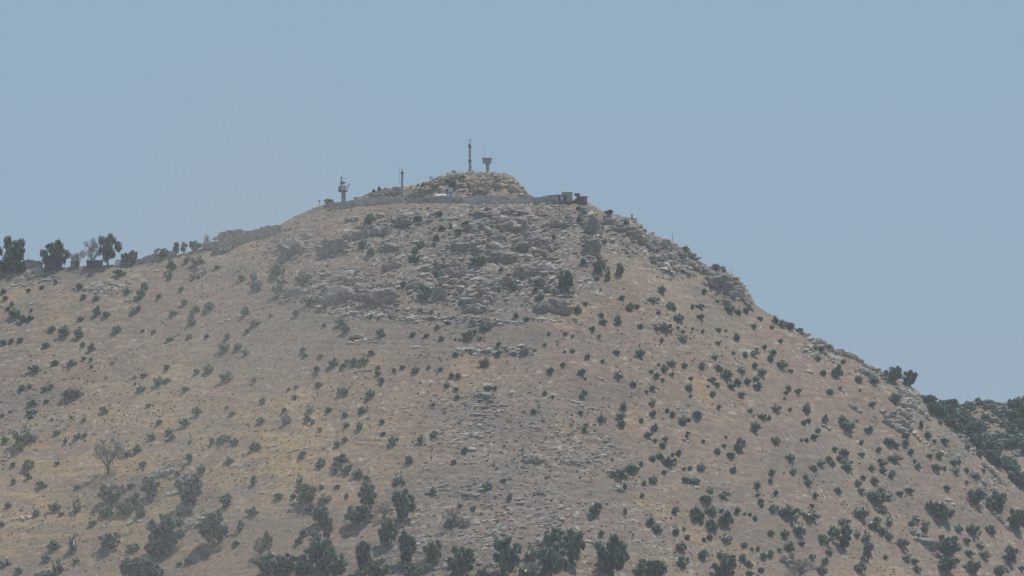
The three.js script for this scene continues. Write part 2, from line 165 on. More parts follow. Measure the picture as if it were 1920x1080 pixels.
// ---------------------------------------------------------------- where the shrubs and trees stand, read off the photograph
// each list: enlargement of the photograph as [x0, y0, scale], then foot x, foot y, width, height in that enlargement
const SHRUBS = [
  [[0, 400, 0.25], [895,465,100,50, 1270,490,50,50, 1285,425,90,80, 1400,370,60,50, 1480,380,120,70, 1630,415,60,30, 1810,505,60,50, 1900,500,50,70, 595,570,50,55, 415,530,30,40, 315,565,40,30, 215,585,40,25, 25,600,50,40, 40,650,40,35, 625,640,45,40, 720,650,55,40, 950,600,70,40, 1085,570,60,60, 1055,625,70,70, 1040,645,60,40, 1190,635,45,35, 1360,585,40,45, 1380,690,60,50, 1465,740,70,50, 1565,720,90,60, 1840,760,80,60, 1300,760,70,35, 1440,835,60,50, 1435,785,40,30, 725,765,70,75, 795,775,65,45, 110,780,90,70, 60,730,40,30, 90,690,35,30, 235,735,25,25, 605,805,50,35, 170,815,80,60, 225,800,60,40, 1000,755,60,50, 1040,730,40,50,
    390,880,70,40, 475,920,90,80, 590,930,70,80, 875,890,70,55, 1070,890,30,25, 1150,900,35,30, 25,990,50,50, 85,975,40,45, 150,965,50,40, 345,1005,60,40, 620,1000,40,40, 685,1030,70,60, 1270,955,60,30, 1420,935,50,35, 1550,935,40,40, 1705,940,50,50, 1850,900,40,40, 1680,1030,90,70, 1785,1020,80,50, 1840,1065,60,50, 1895,845,60,50, 1900,570,60,60]],
  [[0, 600, 0.25], [410,335,60,40, 540,340,80,45, 680,310,30,35, 630,300,40,30, 260,390,110,55, 685,360,30,25, 840,335,25,25, 1250,370,50,40, 1080,425,60,30, 1190,485,80,65, 1255,465,60,35, 1055,535,75,45, 1010,440,30,25, 1015,485,25,20, 1390,530,60,35, 1475,400,50,40, 1565,395,80,65, 1695,450,110,65, 1905,465,40,40, 165,525,60,45, 225,510,35,35, 350,530,90,35, 385,510,40,35, 545,585,200,75, 245,640,90,45, 350,620,40,30, 20,725,40,25, 75,695,35,20, 230,740,50,30, 240,700,90,30, 390,755,25,25, 535,735,25,20, 625,760,40,30, 780,695,70,50, 1115,650,50,25, 1475,720,70,70, 1385,795,90,60, 1740,715,50,30, 1700,665,30,25, 1195,780,50,40, 180,915,200,110, 425,855,60,30, 580,890,70,45, 635,880,40,35, 490,930,30,60, 35,920,50,50, 155,980,40,35, 1135,895,70,45, 1265,860,60,50, 1290,890,60,40, 1245,915,30,20, 1425,920,35,25, 1590,930,40,50, 1680,905,100,50, 1755,935,80,50, 1895,975,60,60, 950,1020,70,45, 1030,990,80,55, 1420,1070,60,80, 1725,1075,70,45]],
  [[0, 810, 0.25], [210,280,90,80, 210,355,60,60, 95,260,40,40, 430,245,50,30, 1070,260,55,45, 1510,310,70,70, 1330,330,40,45, 1375,275,30,30, 310,420,90,60, 580,425,50,30, 100,390,40,50, 910,455,70,60, 985,415,70,35, 1010,560,120,110, 790,630,130,80, 930,610,140,110, 1050,640,80,120, 575,600,70,120, 410,590,100,60, 60,570,55,45, 270,630,60,50, 460,625,50,30, 1385,625,120,60, 400,890,110,80, 545,900,80,150, 695,700,60,40, 1805,735,50,80, 1890,620,100,60, 345,970,70,50, 570,980,60,50, 430,1060,90,120, 40,1000,100,50, 1000,890,100,60, 1540,940,80,50, 1415,990,70,55, 1345,1000,50,30, 1770,850,60,40, 350,1085,180,50, 15,710,40,40, 1900,400,50,80, 140,1060,70,50]],
  [[480, 810, 0.25], [345,190,65,55, 485,260,70,70, 590,305,60,45, 635,230,130,70, 665,75,45,45, 610,105,55,45, 670,310,80,50, 705,270,60,50, 760,340,90,60, 830,375,60,55, 1025,90,80,60, 1230,85,50,65, 1335,35,60,50, 1565,165,45,60, 1150,240,65,70, 1485,245,45,45, 1065,385,80,80, 1105,395,30,40, 490,430,40,40, 610,420,45,30, 680,500,35,50, 330,390,60,80, 175,500,80,45, 280,500,50,45, 520,520,110,60, 840,430,90,80, 355,790,60,70, 320,840,70,60, 450,800,80,70, 85,860,80,120, 1330,470,50,60, 1730,440,80,70, 1585,495,40,35, 1630,585,50,35, 1530,560,40,25, 1900,520,50,60, 1855,375,50,30, 400,590,90,60, 15,130,60,50, 1700,1075,90,60, 650,1050,60,50]],
  [[960, 810, 0.25], [1020,35,70,40, 1075,75,35,30, 1150,65,45,35, 1130,115,50,45, 1310,45,30,30, 1320,15,40,25, 1435,80,30,30, 1605,45,25,20, 1590,110,40,25, 1710,140,85,105, 1540,160,55,45, 1645,190,80,40, 1250,175,45,45, 1205,180,35,30, 1055,220,50,50, 1110,195,70,40, 1180,245,120,60, 970,255,30,45, 900,300,130,60, 800,340,140,60, 1420,290,60,60, 1335,285,35,35, 1290,285,35,25, 1660,305,65,50, 1140,315,45,35, 1060,380,65,55, 990,395,40,35, 845,440,35,70, 975,490,35,40, 1300,370,70,40, 1360,385,90,45, 1390,380,45,35, 1840,430,50,60, 1490,450,70,45, 1590,490,90,50, 1460,530,110,60, 1840,485,35,30, 1865,540,50,50, 1870,565,40,40, 1225,610,65,55, 850,610,30,50, 620,635,100,110, 655,575,50,50, 1390,660,110,110, 1490,615,90,60, 1420,690,40,30, 1570,600,35,30, 1690,610,50,55, 1745,620,30,20, 1785,625,35,25, 1825,660,40,40, 1500,740,90,100, 1610,700,130,110, 1610,820,110,60, 1090,750,80,60, 1040,700,80,60, 670,780,45,50, 1230,770,50,50, 1290,740,30,30, 1315,800,45,35, 1440,820,35,35, 1485,810,45,50, 1270,890,80,70, 1435,950,90,70, 1740,860,60,35, 1800,885,35,25, 1845,890,30,40, 1730,970,60,60, 1775,1010,70,50, 1780,1075,70,40, 1890,960,60,60, 1870,1050,50,40, 1280,1010,100,90, 90,1080,110,90, 150,960,120,120]],
  [[1440, 810, 0.25], [60,85,70,55, 250,70,30,25, 290,70,40,30, 345,50,70,40, 700,90,40,35, 910,100,110,60, 960,115,60,40, 1035,110,60,60, 1325,80,70,40, 1245,75,50,25, 1500,130,60,60, 830,145,50,35, 700,180,60,30, 1070,170,50,50, 500,145,45,40, 570,180,100,60, 540,220,60,50, 170,215,80,50, 460,225,60,50, 395,250,80,40, 340,290,70,45, 590,245,100,40, 590,285,100,45, 480,250,60,40, 945,215,130,50, 840,225,60,30, 860,255,70,45, 860,305,65,40, 780,295,60,50, 930,350,60,70, 1210,190,60,30, 1285,195,70,50, 1265,290,100,55, 1325,290,30,40, 1390,250,60,50, 1430,240,40,35, 1410,310,80,60, 1490,300,45,40, 1615,305,40,35, 1550,345,80,40, 1100,230,40,30, 1125,280,60,50, 30,330,50,60, 20,380,40,40, 190,320,60,70, 285,355,45,45, 305,405,70,55, 60,475,40,50, 355,495,50,50, 525,460,60,50, 715,355,45,35, 675,405,65,50, 800,395,75,60, 810,520,240,100, 690,445,90,25, 1055,455,100,40, 985,470,70,30, 1340,435,60,40, 1490,390,35,30, 1650,570,50,50, 1290,640,220,120, 1220,600,70,90, 160,650,170,100, 310,650,170,70, 40,600,80,60, 330,560,40,25, 700,650,120,80, 820,680,70,45, 790,720,120,50, 910,700,50,90, 860,610,50,30, 1080,710,80,50, 1180,700,90,45, 1110,670,80,50, 1170,745,70,40, 1430,750,70,60, 1540,770,120,80, 1670,765,90,70, 240,780,110,80, 490,780,90,80, 560,690,130,40, 420,830,150,60, 740,830,70,100, 850,760,90,50, 910,810,60,60, 670,790,60,60, 250,850,60,40, 160,890,80,70, 85,895,40,30, 25,780,60,50, 130,790,70,60, 460,920,60,45, 430,990,65,55, 330,960,60,50, 880,955,40,35, 1040,960,100,60, 1100,985,70,40, 1120,1050,70,50, 1010,860,130,60, 1490,830,80,40, 1590,865,90,40, 1500,920,110,35, 1620,940,90,50, 1740,1075,130,80, 1900,1040,50,40, 400,1060,90,70, 690,1050,90,80, 20,940,50,60, 1590,190,70,60, 1790,300,70,60]],
  [[480, 560, 0.25], [300,130,60,50, 110,135,35,25, 410,40,100,50, 510,70,50,40, 510,210,40,30, 635,200,90,50, 670,260,70,70, 935,285,70,65, 1175,280,45,35, 1280,285,50,25, 1390,310,50,35, 1360,225,40,35, 1435,190,40,25, 1585,295,100,60, 1635,260,60,30, 1685,305,30,25, 1720,235,90,50, 1770,180,60,40, 1820,350,40,30, 1820,420,40,35, 1495,435,50,40, 1710,505,85,60, 1010,150,30,20, 1500,180,25,20, 1495,315,20,25, 1235,95,40,30, 350,405,45,50, 365,435,50,30, 480,445,45,35, 865,425,50,45, 580,505,90,60, 655,520,60,40, 685,490,40,40, 735,500,70,60, 810,490,80,55, 455,545,50,50, 445,580,35,25, 915,530,40,35, 915,575,45,35, 940,640,55,55, 1035,550,35,35, 1100,525,40,30, 1195,555,60,50, 1295,525,35,30, 1385,540,40,30, 1465,595,45,45, 1515,600,45,50, 470,660,60,40, 245,685,35,25, 300,670,40,25, 650,715,90,55, 860,735,75,55, 830,765,40,30, 290,750,50,35, 50,780,50,40, 1430,665,50,35, 1500,685,45,25, 1330,805,35,30, 1415,860,30,20, 405,850,75,55, 545,850,60,45, 800,860,70,55, 210,855,45,45, 225,940,75,75, 35,930,60,45, 385,920,60,50, 425,940,35,40, 665,885,50,40, 680,965,45,40, 775,985,50,60, 945,935,45,40, 480,995,40,35, 955,1020,40,25, 1790,680,50,30, 1510,750,45,35, 1735,690,60,45]],
  [[960, 560, 0.25], [30,145,40,45, 110,165,50,35, 490,105,60,60, 550,50,40,30, 670,135,40,35, 680,190,70,40, 795,190,55,70, 605,240,50,40, 655,290,30,25, 275,275,25,30, 400,270,35,25, 455,285,30,20, 940,70,40,35, 885,85,60,60, 1060,20,110,35, 1185,70,70,50, 1215,90,40,40, 1100,115,35,30, 1250,165,80,55, 1355,75,30,40, 1410,70,70,35, 1540,30,30,25, 1635,100,80,60, 1695,115,60,40, 1755,110,45,50, 1415,150,60,40, 1810,215,60,30, 1860,160,50,30, 1090,230,70,50, 1150,240,120,60, 960,220,50,35, 1125,330,30,45, 1275,305,110,40, 1245,230,30,30, 1280,255,35,25, 1355,235,25,25, 1430,255,30,30, 1550,240,50,25, 1605,245,25,20, 1685,315,60,60, 1545,340,45,25, 1660,415,35,25, 1895,380,40,40, 1835,385,30,20, 245,355,30,25, 395,405,25,20, 455,400,40,30, 565,455,45,45, 680,480,35,30, 960,440,75,65, 785,410,60,30, 290,560,55,50, 385,510,40,40, 525,570,60,50, 550,605,30,20, 800,590,80,55, 910,660,50,45, 1045,555,40,25, 1085,590,60,40, 1145,550,55,60, 1195,500,70,45, 1295,520,50,45, 1100,505,30,25, 1200,580,40,30, 1130,620,30,30, 1425,530,50,60, 1520,455,45,35, 1340,610,40,30, 1055,685,55,40, 1010,705,30,25, 1325,690,60,55, 1340,740,25,25, 1505,735,45,50, 1720,735,60,40, 1550,540,70,50, 1615,600,100,70, 1500,625,70,40, 1540,660,40,40, 1690,645,70,50, 1645,670,70,40, 1765,640,60,50, 1840,675,90,50, 1830,620,60,40, 1750,440,40,50, 1815,425,80,40, 1820,515,60,40, 1720,550,80,45, 1875,580,70,60, 1470,665,25,20, 245,720,35,35, 305,745,35,25, 535,745,60,70, 515,865,40,30, 160,870,50,50, 835,835,50,65, 815,905,75,50, 825,960,70,50, 675,920,75,45, 970,930,35,40, 540,1000,40,45, 1055,800,65,60, 1060,880,55,50, 1165,855,35,40, 1205,890,40,55, 1280,940,65,65, 1325,920,35,30, 1395,905,80,70, 1550,825,40,35, 1785,850,45,30, 1880,900,80,40, 1070,990,65,55, 1825,1000,70,80]],
  [[1440, 560, 0.25], [55,185,60,60, 110,215,70,60, 170,235,80,60, 235,250,60,35, 30,225,40,25, 95,330,45,35, 40,425,60,50, 20,470,50,60, 95,510,110,50, 170,550,45,25, 375,465,50,40, 520,590,100,100, 565,485,40,35, 415,575,50,45, 680,620,60,45, 800,640,70,60, 400,390,50,40, 355,375,40,30, 440,335,70,35, 155,685,50,40, 225,710,60,40, 135,715,40,25, 125,755,35,20, 465,715,60,45, 540,680,40,25, 690,695,25,20, 290,855,60,75, 60,840,90,45, 165,845,30,35, 955,775,100,65, 780,805,60,35, 950,870,40,25, 10,910,30,45, 430,930,60,65, 270,945,45,40, 305,930,40,40, 600,990,120,80, 560,940,60,70, 755,1000,90,45, 375,1005,45,40, 665,925,35,20, 1290,940,45,30, 1150,980,30,80, 1035,1040,70,40, 1200,1050,50,60]],
  [[880, 360, 0.2917], [705,115,40,30, 710,200,40,60, 130,240,60,60, 75,245,45,40, 330,235,35,25, 540,300,40,35, 380,350,35,40, 275,385,25,30, 50,460,110,60, 210,600,40,30, 290,620,90,60, 440,605,80,50, 425,640,40,35, 500,660,50,60, 335,565,60,30, 435,545,40,40, 405,490,30,25, 205,510,35,30, 840,520,70,110, 820,570,35,30, 890,570,45,70, 970,540,60,90, 1010,410,40,30, 730,470,40,50, 450,690,60,40, 1240,650,50,50, 1300,540,25,30, 1375,520,30,25, 1510,655,40,40, 980,690,40,30, 900,140,60,30, 1130,260,25,25, 1385,405,70,60, 1430,420,40,40, 1590,505,110,45, 870,330,30,30, 1000,215,60,40]],
  [[440, 360, 0.25], [1010,240,90,80, 1380,240,80,70, 1190,240,50,40, 1535,180,60,45, 1550,290,45,50, 1620,275,25,50, 1735,250,60,40, 1680,310,50,40, 1515,370,50,60, 1020,470,60,50, 960,420,70,60, 1350,530,90,60, 1350,470,60,60, 1700,525,40,40, 1390,420,60,60, 1265,710,45,50, 1510,630,100,50, 1440,760,90,60, 1420,810,100,60, 665,870,50,45, 575,840,110,60, 325,620,120,80, 155,650,100,70, 170,730,80,70, 60,670,60,50, 350,700,90,80, 510,690,130,90, 330,770,100,80, 155,1000,80,50, 85,910,70,50, 85,1050,50,30, 1185,60,30,25]],
];
// trees: foot px, foot py, crown width, total height in photograph pixels, kind (0 green, 1 dark, 2 grey leafless), words on which one it is
const TREES = [
  [10, 511, 34, 26, 1, 'low dark bushy tree at the left edge of the skyline'], [36, 511, 30, 24, 1, 'low dark bushy tree under the broad skyline tree'], [24, 505, 46, 62, 0, 'broad tree at the far end of the skyline row'], [104, 488, 46, 40, 0, 'lone round tree on the skyline above the dark sheds'], [172, 492, 34, 46, 2, 'thin greyish tree on the skyline beside the long shed'], [202, 490, 36, 53, 1, 'tallest ragged tree of the skyline clump'], [141, 497, 24, 26, 2, 'low scraggy tree between two sheds on the skyline'], [235, 490, 20, 19, 0, 'short bushy tree next to the slatted fence'], [250, 488, 18, 20, 0, 'small tree where the dark wall begins'], [305, 478, 24, 15, 0, 'bushy crown poking over the dark sloping wall'], [331, 472, 11, 21, 0, 'slim young tree first of a pair on the ridge'], [344, 472, 11, 20, 1, 'slim young tree second of a pair on the ridge'], [364, 468, 22, 18, 1, 'squat dark tree next to the masonry wall'], [615, 383, 17, 12, 0, 'bushy tree beside the platform tower'],
  [203, 888, 52, 72, 2, 'pale leafless tree alone on the straw slope'], [205, 944, 40, 36, 0, 'grey-green tree uphill of the shrub thicket'], [281, 935, 30, 44, 0, 'narrow tree beside the pale flat slab'], [357, 948, 48, 60, 1, 'broad dark tree under the white stones'], [424, 952, 22, 28, 1, 'small tree on a bare stem'], [313, 1038, 66, 78, 1, 'largest dark tree beside the broken slabs'], [400, 1024, 48, 70, 0, 'tall leaning tree downhill of the broken slabs'], [206, 1030, 38, 34, 0, 'pale round tree by its own shadow'], [288, 1050, 38, 36, 1, 'dark tree touching the largest tree'], [245, 1086, 40, 42, 0, 'tree at the bottom edge under the large dark tree'], [280, 1090, 48, 46, 1, 'second tree at the bottom edge under the large dark tree'],
  [575, 940, 40, 34, 0, 'tree where the straw slope turns stony'], [600, 985, 34, 38, 1, 'dusky tree with a wide skirt on the straw slope'], [613, 1014, 20, 52, 0, 'thin straggly tree on a bare trunk'], [671, 984, 46, 40, 0, 'round full tree casting a clear shadow'], [689, 955, 34, 50, 1, 'upright tree behind the round full tree'], [754, 976, 42, 62, 1, 'tall dark tree at the end of the shaded row'], [720, 972, 32, 30, 2, 'brownish half-bare tree in the shaded row'], [489, 1046, 26, 42, 2, 'sparse tree at the straw slope bottom'], [500, 1080, 40, 44, 0, 'first tree of the bottom thicket'], [528, 1084, 46, 50, 0, 'second tree of the bottom thicket'], [566, 1082, 44, 46, 1, 'third tree of the bottom thicket'], [600, 1068, 54, 62, 1, 'tallest tree of the bottom thicket'], [624, 1084, 40, 56, 0, 'last tree of the bottom thicket'],
  [682, 1075, 32, 64, 1, 'slender dark tree above the stony gap'], [706, 1088, 44, 42, 0, 'round tree at the foot of the stony gap'], [728, 1022, 32, 50, 0, 'tree standing over the stony gap'], [762, 1060, 34, 66, 1, 'tall tree next to the pale ledges'], [775, 1090, 42, 36, 0, 'low tree beneath the tall tree by the pale ledges'], [812, 1062, 32, 52, 0, 'tree among the pale ledges'], [866, 1082, 46, 60, 0, 'spreading tree after the pale ledges'], [948, 1084, 48, 82, 1, 'tall dark tree below the rubble'], [846, 992, 34, 44, 2, 'grey dead tree in the rubble'],
  [1034, 1088, 52, 70, 1, 'dark tree with light ground on both sides'], [1042, 1030, 40, 42, 0, 'tree behind the dark bottom tree'], [1075, 1060, 38, 70, 0, 'tree with the highest crown of the bottom group'], [1148, 1084, 62, 80, 1, 'wide tall tree in the bottom row'], [1222, 1088, 56, 42, 0, 'low domed tree in the bottom row'], [1360, 1090, 40, 56, 0, 'conical tree at the bottom of the green slope'], [1000, 1084, 30, 34, 2, 'thin grey tree in the bottom group'],
  [1062, 545, 30, 42, 0, 'tall tree under the rock fin'], [1832, 945, 38, 30, 1, 'flat-topped tree above its dark shadow'], [1872, 964, 32, 44, 1, 'upright tree near the right edge'], [1908, 996, 34, 44, 0, 'pale green tree cut by the right edge'], [1584, 1030, 28, 48, 1, 'narrow dark tree among lower shrubs'], [1627, 1052, 18, 40, 1, 'stalky tree on a leaning stem'], [1779, 1044, 44, 44, 0, 'bushy tree beside the dark boulder'], [1776, 1072, 40, 30, 1, 'spreading tree below the dark boulder'], [1825, 1076, 28, 26, 0, 'small tree with a bare trunk'], [1896, 1060, 22, 38, 1, 'tall thin tree in the bottom corner'], [1500, 1082, 48, 38, 2, 'grey tree among boulders at the bottom'],
  [1677, 718, 28, 34, 0, 'pale tree on the ridge above white rocks'], [1706, 722, 27, 30, 1, 'round tree on the ridge above white rocks'],
];
// ---------------------------------------------------------------- plants
const foliageMat = { green: new THREE.MeshPhysicalMaterial({ vertexColors: true, roughness: 1, side: THREE.DoubleSide, transmission: 0.45, thickness: 0 }) };
const barkMat = mat(rgb(0.11, 0.092, 0.078), 1);
const TINTS = { green: [0.118, 0.200, 0.122], dark: [0.092, 0.162, 0.105], grey: [0.30, 0.285, 0.265], olive: [0.155, 0.205, 0.11], straw: [0.17, 0.14, 0.09] };
function leaves(lobes, count, size, tint, thin = 1) {                 // many small leaf sprays spread through the lobes of a crown
  const pos = [], nor = [], col = [], idx = [], v = new THREE.Vector3(), a = new THREE.Vector3(), b = new THREE.Vector3(), c = new THREE.Vector3();
  const total = lobes.reduce((s, l) => s + l[3] * l[3], 0);
  for (const [lx, ly, lz, lr, ls] of lobes) {
    const n = Math.round(count * lr * lr / total), shade = rr(0.78, 1.25), warm = rr(-0.12, 0.12);
    for (let i = 0; i < n; i++) {
      do v.set(rr(-1, 1), rr(-1, 1), rr(-1, 1)); while (v.lengthSq() > 1 || v.lengthSq() < 0.02);
      const r = v.length(); v.multiplyScalar((0.45 + 0.55 * Math.pow(rnd(), 0.6)) / r * (1 + 0.22 * noise(v.x * 3 / r + lx * 9, v.y * 3 / r + v.z * 2.2 / r, 7)));
      const out = c.copy(v).normalize().clone(); out.y += 0.25; out.normalize();
      const cx = lx + v.x * lr, cy = ly + v.y * lr * (ls ?? 1), cz = lz + v.z * lr; if (cy < -0.02) continue;
      a.set(rr(-1, 1), rr(-1, 1), rr(-1, 1)).normalize(); b.set(rr(-1, 1), rr(-1, 1), rr(-1, 1)).cross(a).normalize();
      const s = size * rr(0.55, 1.35), q = s * thin * rr(0.6, 1), k = pos.length / 3;
      for (const [u, w] of [[-1, -0.6], [0.7, -1], [1, 0.7], [-0.5, 1]]) { pos.push(cx + a.x * u * s + b.x * w * q, cy + (a.y * u * s + b.y * w * q) * 0.8, cz + a.z * u * s + b.z * w * q); nor.push(out.x, out.y, out.z); }
      const g = shade * rr(0.75, 1.3); for (let e = 0; e < 4; e++) col.push(tint[0] * g * (1 + warm), tint[1] * g, tint[2] * g * (1 - warm));
      idx.push(k, k + 1, k + 2, k, k + 2, k + 3);
    }
  }
  const g = new THREE.BufferGeometry(); g.setAttribute('position', new THREE.Float32BufferAttribute(pos, 3)); g.setAttribute('normal', new THREE.Float32BufferAttribute(nor, 3)); g.setAttribute('color', new THREE.Float32BufferAttribute(col, 3)); g.setIndex(idx); return g;
}
function shrubShape(tint, lobesN, count = 400, size = 0.12) {           // 1 unit half-width, 1 unit high
  const lobes = [[0, 0.42, 0, 0.52, 0.85]];
  for (let i = 0; i < lobesN; i++) { const t = i / lobesN * Math.PI * 2 + rr(-0.4, 0.4), d = rr(0.4, 0.68), r = rr(0.26, 0.42); lobes.push([Math.cos(t) * d, rr(0.2, 0.6), Math.sin(t) * d, r, 0.85]); }
  lobes.push([rr(-0.3, 0.3), 0.74, rr(-0.3, 0.3), 0.26]);
  return leaves(lobes, count, size, tint);
}
const shrubShapes = [shrubShape(TINTS.green, 5), shrubShape(TINTS.green, 7), shrubShape(TINTS.dark, 6), shrubShape(TINTS.green, 4), shrubShape(TINTS.olive, 6), shrubShape(TINTS.dark, 5)];
const greyShrub = shrubShape([0.18, 0.205, 0.15], 6, 320);
function treeShape(kind, tint = [TINTS.green, TINTS.dark, TINTS.grey][kind]) {
  const lobes = [], limbs = [], bare = kind === 2, n = bare ? 9 : 13, low = bare ? 0.42 : 0.2;
  limbs.push(bar([0, -0.06, 0], [0.03, 0.34, 0.02], bare ? 0.09 : 0.11, 0.06, 7));
  for (let i = 0; i < n; i++) {
    const y = lerp(low, 0.86, i / (n - 1)) + rr(-0.04, 0.04), t = i * 2.4 + rr(-0.5, 0.5), spread = Math.sin(clamp((y - 0.05) / 0.98) * Math.PI) * rr(0.45, 0.95), r = rr(0.2, 0.38) * (y > 0.8 ? 0.8 : 1);
    lobes.push([Math.cos(t) * spread, y, Math.sin(t) * spread, r, 0.42]);
    if (i % 2 === 0) limbs.push(bar([0.02, 0.16 + 0.014 * i, 0], [Math.cos(t) * spread * 0.9, y - 0.02, Math.sin(t) * spread * 0.9], 0.045, 0.014, 5));
  }
  if (!bare) for (const [a, b, c] of [[0.1, 0.38, 0.42], [-0.12, 0.55, 0.44], [0.1, 0.72, 0.36]]) lobes.push([a, b, rr(-0.1, 0.1), c, 0.4]);
  if (bare) for (let i = 0; i < 60; i++) { const t = rr(0, 6.28), y = rr(0.4, 0.95), s = Math.sin(clamp((y - 0.1) / 0.95) * Math.PI) * rr(0.5, 0.95); limbs.push(bar([Math.cos(t) * s * 0.35, y * 0.62, Math.sin(t) * s * 0.35], [Math.cos(t + 0.2) * s, y, Math.sin(t + 0.2) * s], 0.010, 0.004, 3)); }
  return { crown: leaves(lobes, bare ? 1500 : 1700, bare ? 0.05 : 0.07, tint, bare ? 0.3 : 1), trunk: join(limbs) };
}
const treeShapes = [[treeShape(0), treeShape(0, TINTS.olive), treeShape(0), treeShape(0, [0.125, 0.2, 0.105])], [treeShape(1), treeShape(1), treeShape(1)], [treeShape(2), treeShape(2)]];
function plantTree(name, [x, y, z], w, h, kind, label, group) {
  const t = thing(name, [x, y - 0.1, z], rr(0, 6.28)), s = treeShapes[kind][Math.floor(rnd() * treeShapes[kind].length)];
  mesh('trunk', s.trunk, barkMat, t); mesh('crown', s.crown, foliageMat.green, t); t.scale.set(w / 2, h, w / 2);
  return tag(t, label, 'tree', group);
}
TREES.forEach(([px, py, w, h, kind, words]) => {
  const p = hitOrRidge(px, py); if (!p) return; const k = Math.hypot(...p) / F, up = Math.max(0, project(...p)[1] - py) * k;
  plantTree(kind === 2 ? 'bare_tree' : 'hill_tree', p, w * k * 1.2, (h * k + up) * 1.02, kind, words, py < 520 && px < 700 ? 'trees on the skyline' : 'trees on the lower slope');
});
// every shrub of the lists, largest first
const shrubs = [];
for (const [[x0, y0, s], list] of SHRUBS) for (let i = 0; i < list.length; i += 4) {
  const e = { px: x0 + list[i] * s, py: y0 + list[i + 1] * s, w: list[i + 2] * s, h: list[i + 3] * s };
  if (!shrubs.some((o) => Math.abs(o.px - e.px) < 4 && Math.abs(o.py - e.py) < 4)) shrubs.push(e);
}
for (const e of shrubs) { e.p = hitOrRidge(e.px, e.py); e.k = e.p ? Math.hypot(...e.p) / F : 0; }
shrubs.sort((a, b) => b.w * b.h - a.w * a.h);
const ONES = ['zeroth', 'first', 'second', 'third', 'fourth', 'fifth', 'sixth', 'seventh', 'eighth', 'ninth', 'tenth', 'eleventh', 'twelfth', 'thirteenth', 'fourteenth', 'fifteenth', 'sixteenth', 'seventeenth', 'eighteenth', 'nineteenth'], TENS = ['', '', 'twent', 'thirt', 'fort', 'fift', 'sixt'];
const ordinal = (n) => n < 20 ? ONES[n] : n % 10 ? TENS[Math.floor(n / 10)] + 'y-' + ONES[n % 10] : TENS[n / 10] + 'ieth';
const COLS = [[200, 'under the skyline trees'], [430, 'under the slatted fence'], [600, 'under the masonry wall'], [720, 'under the platform tower'], [860, 'under the spiked mast'], [1000, 'under the tallest mast'], [1130, 'under the summit huts'], [1300, 'under the rock fin'], [1480, 'under the dark ridge crag'], [1640, 'under the pale ridge slabs'], [1780, 'under the ridge trees'], [9999, 'by the gully thicket']];
const ROWS = [[470, 'near the skyline'], [570, 'among the upper outcrops'], [640, 'around the pale ledges'], [720, 'just below the ledges'], [800, 'at mid slope'], [880, 'below mid slope'], [960, 'on the lower slope'], [9999, 'along the bottom']];
const shapeWord = (e) => e.w / e.h > 1.75 ? 'low wide' : e.h / e.w > 1.1 ? 'tall' : e.w > 21 ? 'large round' : e.w < 14 ? 'small round' : 'round';
const COUNT_ONE_BY_ONE = 300, cells = new Map();
const singles = shrubs.filter((e) => e.p).slice(0, COUNT_ONE_BY_ONE), rest = shrubs.filter((e) => e.p).slice(COUNT_ONE_BY_ONE);
for (const e of singles) { e.zone = ROWS.find((r) => e.py < r[0])[1] + ' ' + COLS.find((c) => e.px < c[0])[1]; e.word = shapeWord(e); const key = e.word + e.zone; if (!cells.has(key)) cells.set(key, []); cells.get(key).push(e); }
for (const list of cells.values()) list.sort((a, b) => a.px - b.px).forEach((e, i) => { e.which = list.length > 1 ? `${ordinal(i + 1)} ${e.word} shrub from the left` : `only ${e.word} shrub`; });
for (const e of singles) {
  const dry = rnd() < 0.14, i = Math.floor(rnd() * shrubShapes.length), s = mesh('shrub', dry ? greyShrub : shrubShapes[i], foliageMat.green);
  s.position.set(e.p[0], e.p[1] - 0.12, e.p[2]); s.rotation.y = rr(0, 6.28); const w = e.w * e.k * 0.56, d = clamp(w, e.h * e.k * 0.45, e.h * e.k * 1.1);
  s.rotation.y = rr(-0.4, 0.4) + (rnd() < 0.5 ? Math.PI : 0); s.scale.set(w, e.h * e.k * 1.05 + 0.15, d);
  tag(s, `${e.which} ${e.zone}`, 'shrub', 'shrubs scattered over the hillside');
}
function scatter(name, geometry, material, places, label, category, tintOf) {
  const im = new THREE.InstancedMesh(geometry, material, places.length), o = new THREE.Object3D();
  places.forEach(([x, y, z, sx, sy, sz, turn = 0, tilt = 0, c], i) => { o.position.set(x, y, z); o.rotation.set(tilt, turn, (tilt * 7.3) % 0.3); o.scale.set(sx, sy, sz); o.updateMatrix(); im.setMatrixAt(i, o.matrix); if (tintOf) im.setColorAt(i, tintOf(c)); });
  im.name = numbered(name); lit(im); scene.add(im); return tag(im, label, category, null, 'stuff');
}
scatter('low_scrub', shrubShape(TINTS.green, 6, 260, 0.17), foliageMat.green, rest.map((e) => [e.p[0], e.p[1] - 0.1, e.p[2], e.w * e.k * 0.56, e.h * e.k * 1.05 + 0.1, e.w * e.k * 0.56, rr(0, 6.28)]), 'small green scrub dotted over the dry slope', 'scrub');
